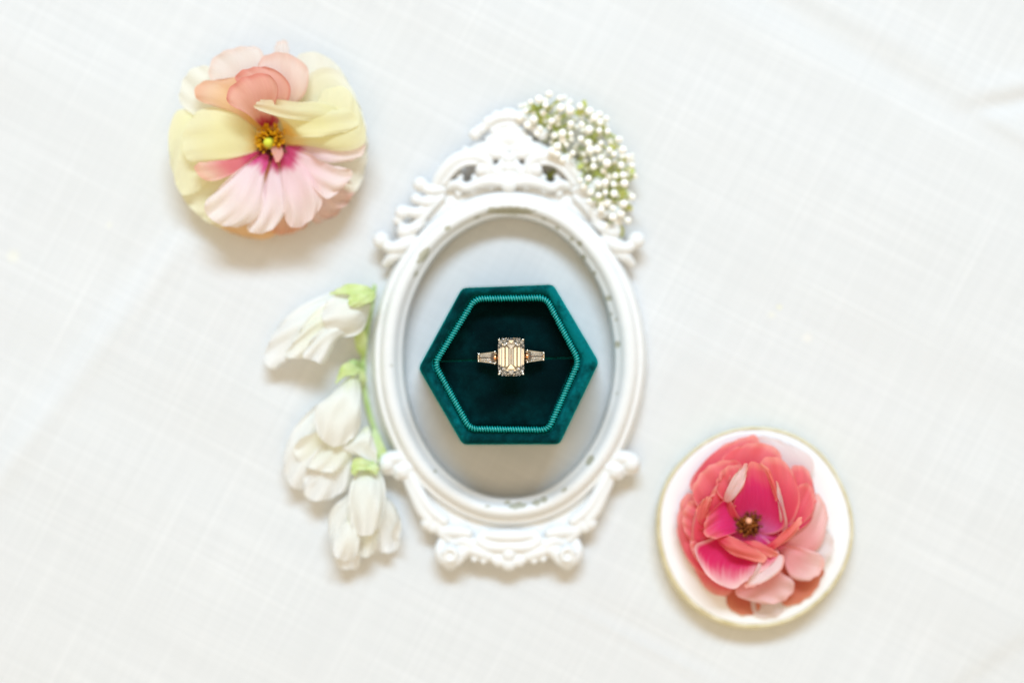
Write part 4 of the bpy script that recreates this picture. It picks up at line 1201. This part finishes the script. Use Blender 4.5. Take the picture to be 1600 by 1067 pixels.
def sprig_white():
    root = thing('white_blossom_sprig', 'sprig of three white blossoms with lime green stem along frame', 'flower sprig', P(560, 640, 0))
    def blossom():
        o = bpy.data.objects.new('blossom', None)
        COL.objects.link(o)
        o.parent = root
        o.empty_display_size = 0.005
        return o
    def p(par, pts, zm, ze, m='w_petal', **k):
        k['ruffle'] = 1.6 * k.get('ruffle', .4)
        return petal('petal', par, zC(pts), zm, ze, MAT[m], crumple=0.75, rf=7.0, **k)
    def cal(par, pts, zm, ze, name='calyx'):
        return petal(name, par, zC(pts), zm, ze, MAT['calyx'], ruffle=0.2, wav=0.1, thick=0.4)
    # upper blossom
    b = blossom()
    p(b, [(400, 120), (300, 80), (220, 105), (130, 160), (75, 230), (50, 310), (85, 342), (130, 290), (220, 260), (330, 210)], [6, 9, 8.5, 6], [4, 5, 6, 5], 'w_petal', ruffle=0.8)
    p(b, [(400, 120), (330, 95), (250, 120), (190, 180), (135, 270), (120, 295), (155, 306), (215, 290), (290, 230), (370, 190)], [7, 11, 11.5, 10], [5.5, 8, 10, 10], 'w_cream', ruffle=0.7)
    p(b, [(405, 130), (330, 130), (270, 180), (205, 245), (180, 300), (215, 310), (248, 325), (272, 300), (303, 235), (370, 200)], [8, 11.5, 12.5, 11.5], [6, 9, 11.5, 11], 'w_petal', ruffle=0.8)
    p(b, [(415, 120), (380, 85), (310, 80), (265, 110), (245, 160), (270, 210), (330, 233), (385, 205)], [8, 13.5, 14, 12.5], [6, 9.5, 11, 11], 'w_petal', ruffle=0.3)
    cal(b, [(425, 90), (400, 58), (340, 52), (295, 70), (272, 88), (320, 86), (345, 90), (375, 98)], [12, 14.5, 14, 12], [11, 13.5, 13.5, 12])
    cal(b, [(425, 80), (380, 75), (342, 88), (338, 122), (360, 130), (395, 122), (418, 110)], [13, 15.5, 15], [12.5, 14.5, 14.5])
    # middle blossom
    b = blossom()
    p(b, [(350, 400), (280, 430), (210, 480), (140, 560), (116, 640), (125, 710), (155, 748), (210, 738), (270, 660), (330, 560)], [7, 9, 8, 6], [5, 6, 7.5, 6], 'w_petal', ruffle=0.9)
    p(b, [(345, 420), (270, 560), (200, 660), (185, 745), (195, 778), (240, 790), (300, 770), (345, 728), (350, 640), (360, 520)], [7, 8, 8, 7], [6, 7, 8, 7], 'w_petal', ruffle=0.8)
    p(b, [(345, 430), (250, 540), (170, 580), (150, 620), (190, 670), (250, 690), (310, 690), (345, 640), (365, 540)], [9, 10, 9.5, 9], [8, 9.5, 9.5, 9], 'w_cream', ruffle=0.5)
    p(b, [(352, 362), (310, 395), (265, 435), (226, 475), (228, 555), (275, 602), (325, 595), (372, 545), (380, 450), (376, 395)], [9, 14.5, 15, 12.5], [7, 10.5, 12, 12], 'w_petal', ruffle=0.4)
    p(b, [(400, 535), (355, 575), (312, 606), (350, 630), (400, 650), (432, 662), (432, 615), (415, 565)], [9, 11.5, 11, 10], [8, 10.5, 10.5, 10], 'w_petal', ruffle=0.2, tip_frac=0.5)
    cal(b, [(375, 345), (340, 318), (312, 335), (292, 392), (315, 372), (340, 362), (360, 365)], [9, 11.5, 10.5], [8, 11, 10.5])
    # lower blossom
    b = blossom()
    p(b, [(400, 690), (340, 760), (285, 810), (268, 865), (280, 950), (300, 1010), (335, 1022), (372, 1010), (385, 940), (400, 830)], [6, 8.5, 8, 6], [5, 6.5, 7, 6], 'w_petal', ruffle=0.9)
    p(b, [(410, 690), (450, 760), (490, 800), (505, 850), (480, 900), (512, 925), (500, 955), (450, 965), (415, 930), (390, 820)], [6, 8, 7, 5], [5, 6, 6.5, 5.5], 'w_petal', ruffle=0.9)
    p(b, [(400, 690), (350, 770), (335, 850), (345, 920), (375, 975), (420, 970), (440, 900), (440, 790)], [7, 9.5, 9, 7], [6, 8, 8.5, 7], 'w_cream', ruffle=0.7)
    p(b, [(405, 672), (360, 700), (338, 770), (340, 850), (365, 900), (410, 905), (450, 860), (462, 770), (450, 700)], [8, 12.5, 13, 11], [6, 9.5, 11, 10.5], 'w_petal', ruffle=0.4)
    p(b, [(360, 840), (300, 900), (285, 960), (310, 990), (355, 985), (375, 930)], [10, 10.5, 9.5], [9.5, 10, 9], 'w_petal', ruffle=0.4)
    cal(b, [(430, 665), (390, 645), (355, 648), (345, 690), (360, 702), (380, 680), (410, 685)], [10, 12.5, 12], [9, 12, 11.5])
    cal(b, [(425, 660), (440, 680), (430, 700), (410, 690), (395, 678)], [11, 13, 12.5], [10.5, 12.5, 12])
    # stem
    def st(pts, name='stem', seg=10):
        mb = MB()
        q = [zC([(a, c)])[0] + (z, r) for a, c, z, r in pts]
        mb.tube([P(a, c, z * MM) for a, c, z, r in q], [r * MM for a, c, z, r in q], seg)
        return mb.build(name, MAT['stem'], root)
    st([(425, 60, 3, 0.6), (412, 140, 2, 0.7), (394, 240, 1.6, 0.75), (386, 340, 1.4, 0.8), (394, 430, 1.3, 0.75), (416, 520, 1.3, 0.75), (444, 590, 1.3, 0.7), (458, 640, 1.3, 0.65)])
    st([(375, 330, 2.4, 0.9), (352, 322, 6, 1.2), (340, 345, 9, 1.3)], 'flower_stalk')
    st([(400, 130, 3.2, 0.9), (412, 105, 8, 1.1), (405, 95, 12, 1.2)], 'flower_stalk')
    st([(440, 590, 2.2, 0.9), (430, 650, 7, 1.1), (400, 668, 10, 1.2)], 'flower_stalk')
    # small leaves along the stem
    for pts, zm in (([(385, 300), (362, 270), (358, 235), (372, 205), (392, 212), (400, 250), (395, 285)], [3, 6, 7]),
                    ([(380, 340), (340, 318), (310, 335), (325, 355), (350, 362), (372, 358)], [4, 7.5, 8]),
                    ([(425, 540), (412, 575), (425, 620), (450, 640), (468, 628), (452, 590), (440, 560)], [3, 6, 7]),
                    ([(390, 400), (372, 380), (370, 355), (385, 345), (398, 370)], [3, 5, 5.5])):
        petal('leaf', root, zC(pts), zm, [z - 0.6 for z in zm], MAT['calyx'], ruffle=0.15, wav=0.1, thick=0.35)
sprig_white()

# ------------------------------------------------------------------ sprig of tiny white buds at the frame's upper right
def sprig_buds():
    root = thing('bud_sprig', 'sprig of tiny round white buds on green stalks tucked beside the crest', 'flower sprig', P(915, 270, 0))
    poly = [(70, 70), (120, 35), (230, 25), (370, 85), (520, 125), (600, 250), (700, 365), (745, 470), (700, 590), (705, 720), (655, 800), (590, 800), (480, 730), (430, 640), (405, 540), (330, 440), (250, 390), (190, 300), (90, 230)]
    def inside(x, y):
        c = False
        j = len(poly) - 1
        for i in range(len(poly)):
            xi, yi = poly[i]; xj, yj = poly[j]
            if (yi > y) != (yj > y) and x < (xj - xi) * (y - yi) / (yj - yi) + xi:
                c = not c
            j = i
        return c
    known = [(130, 180), (235, 190), (300, 262), (350, 265), (410, 295), (455, 320), (362, 380), (270, 340), (325, 330), (350, 205), (415, 210), (490, 170), (510, 355), (465, 360),
             (565, 440), (485, 460), (545, 485), (455, 530), (555, 555), (605, 565), (515, 632), (555, 615), (608, 620), (460, 665), (528, 680), (600, 705), (650, 740), (430, 580),
             (580, 360), (530, 320), (200, 95), (110, 75), (290, 110), (345, 125), (160, 60), (460, 130), (520, 245), (570, 250), (690, 400), (650, 450), (670, 560)]
    rng = random.Random(14)
    pts = [(x, y, rng.uniform(8, 12.5)) for x, y in known]
    tries = 0
    while len(pts) < 175 and tries < 6000:
        tries += 1
        x, y = rng.uniform(60, 750), rng.uniform(20, 820)
        if not inside(x, y):
            continue
        z = rng.uniform(2.0, 10.5)
        md = 34 if z > 6 else 26
        if all(math.hypot(x - a, y - b) > md or abs(z - c) > 4 for a, b, c in pts) and not any(math.hypot(x - a, y - b) < 21 for a, b, c in pts):
            pts.append((x, y, z))
    for x, y in ((50, 100), (430, 95), (560, 175), (640, 300), (715, 390), (735, 520), (715, 640), (690, 780), (610, 850), (560, 810), (45, 170), (310, 50)):
        pts.append((x, y, rng.uniform(4, 8)))
    # one bud mesh: slightly lobed ball with a pointed dimple
    th = np.linspace(0.02, np.pi - 0.02, 10)
    ph = np.linspace(0, 2 * np.pi, 15, endpoint=False)
    T, F = np.meshgrid(th, ph, indexing='ij')
    R = 1 + 0.05 * np.cos(5 * F) * np.sin(T) ** 2
    V = np.stack([R * np.sin(T) * np.cos(F), R * np.sin(T) * np.sin(F), np.cos(T) * (1 - 0.16 * np.exp(-(T / 0.35) ** 2))], -1) * 1.0 * MM
    f = [q[::-1] for q in grid_faces(10, 15, True)] + [tuple(range(15)), tuple(9 * 15 + i for i in range(15))[::-1]]
    me = bpy.data.meshes.new('bud')
    me.from_pydata(V.reshape(-1, 3).tolist(), [], f)
    me.polygons.foreach_set('use_smooth', [True] * len(me.polygons))
    me.materials.append(MAT['bud'])
    rl = np.array(root.location)
    # branching stalks: main axis and side branches
    axis = [(330, 470, 1.6), (400, 440, 2.5), (470, 470, 4.0), (540, 540, 4.5), (590, 640, 4.5), (630, 760, 4)]
    up = [(330, 470, 1.6), (310, 380, 3), (280, 280, 4.5), (230, 190, 5), (170, 110, 5)]
    mid = [(400, 440, 2.5), (440, 360, 4.5), (490, 280, 5.5), (540, 230, 5.5)]
    nodes = []
    k = 0
    for br in (axis, up, mid):
        mb = MB()
        mb.tube([P(*zD([(a, b)])[0], c * MM) for a, b, c in br], [0.75 * MM] + [0.6 * MM] * (len(br) - 2) + [0.4 * MM], 8)
        mb.build('branch', MAT['bud_stem'], root)
        nodes += [tuple(q) for q in catmull(br, 16)]
    mb = MB()
    for x, y, z in pts:
        n = min(nodes, key=lambda q: (q[0] - x) ** 2 + (q[1] - y) ** 2 + (60 if q[2] > z else 0))
        a = P(*zD([(n[0], n[1])])[0], n[2] * MM)
        b = P(*zD([(x, y)])[0], z * MM)
        m = ((a[0] + b[0]) / 2, (a[1] + b[1]) / 2, min(a[2], b[2]) * 0.6 + 0.4 * max(a[2], b[2]) - 0.7 * MM)
        m = (m[0], m[1], max(m[2], 0.6 * MM))
        mb.tube([a, m, b], [0.34 * MM, 0.26 * MM, 0.3 * MM], 6, 1, 7)
    o = mb.build('stalks', MAT['bud_stem'], root)
    o['kind'] = 'stuff'
    for x, y, z in pts:
        o = bpy.data.objects.new('bud', me)
        COL.objects.link(o)
        o.parent = root
        o.location = np.array(P(*zD([(x, y)])[0], z * MM)) - rl
        s = rng.uniform(0.75, 1.25) if z > 7 else rng.uniform(0.5, 1.0)
        o.scale = (s, s, s * rng.uniform(0.95, 1.15))
        o.rotation_euler = (rng.uniform(-.7, .7), rng.uniform(-.7, .7), rng.uniform(0, 6))
    # green leaf bits low in the sprig
    for q, zz in (([(330, 470), (270, 440), (255, 390), (300, 370), (345, 400)], 4.0), ([(420, 520), (350, 500), (330, 450), (390, 430), (430, 470)], 3.0),
                  ([(180, 240), (130, 215), (120, 150), (165, 130), (200, 190)], 5.0), ([(540, 600), (490, 560), (500, 500), (540, 500), (560, 550)], 5.0),
                  ([(690, 660), (630, 640), (620, 590), (660, 590), (695, 620)], 4.5), ([(250, 300), (240, 250), (265, 220), (290, 270)], 5.0),
                  ([(660, 880), (600, 850), (600, 810), (640, 800), (665, 830)], 4.0)):
        petal('leaf', root, zD(q), [zz - 1.5, zz, zz], [zz - 2, zz - .6, zz - .4], MAT['bud_stem'], ruffle=0.1, wav=0.1, thick=0.3, nu=10, nv=10)
    for i in range(26):
        while True:
            x, y = rng.uniform(90, 720), rng.uniform(60, 760)
            if inside(x, y):
                break
        a = rng.uniform(0, 6.28)
        dx, dy, w = math.cos(a), math.sin(a), rng.uniform(14, 24)
        L = rng.uniform(34, 60)
        zz = rng.uniform(3.5, 7.5)
        q = [(x, y), (x + dx * L * .4 - dy * w, y + dy * L * .4 + dx * w), (x + dx * L * .8 - dy * w * .8, y + dy * L * .8 + dx * w * .8), (x + dx * L, y + dy * L),
             (x + dx * L * .8 + dy * w * .8, y + dy * L * .8 - dx * w * .8), (x + dx * L * .4 + dy * w, y + dy * L * .4 - dx * w)]
        petal('leaf', root, zD(q), [zz - 1.2, zz, zz + .3], [zz - 1.4, zz + .3, zz + .4], MAT['bud_stem'], ruffle=0.1, wav=0.1, nu=8, nv=8)
    # main stalk passing under the pierced crest
    mb = MB()
    q = [(330, 470, 1.6), (255, 500, 1.2), (180, 535, 1.0), (150, 560, 0.9)]
    mb.tube([P(*zD([(a, b)])[0], c * MM) for a, b, c in q], 0.9 * MM, 8)
    mb.build('stalk', MAT['bud_stem'], root)
sprig_buds()
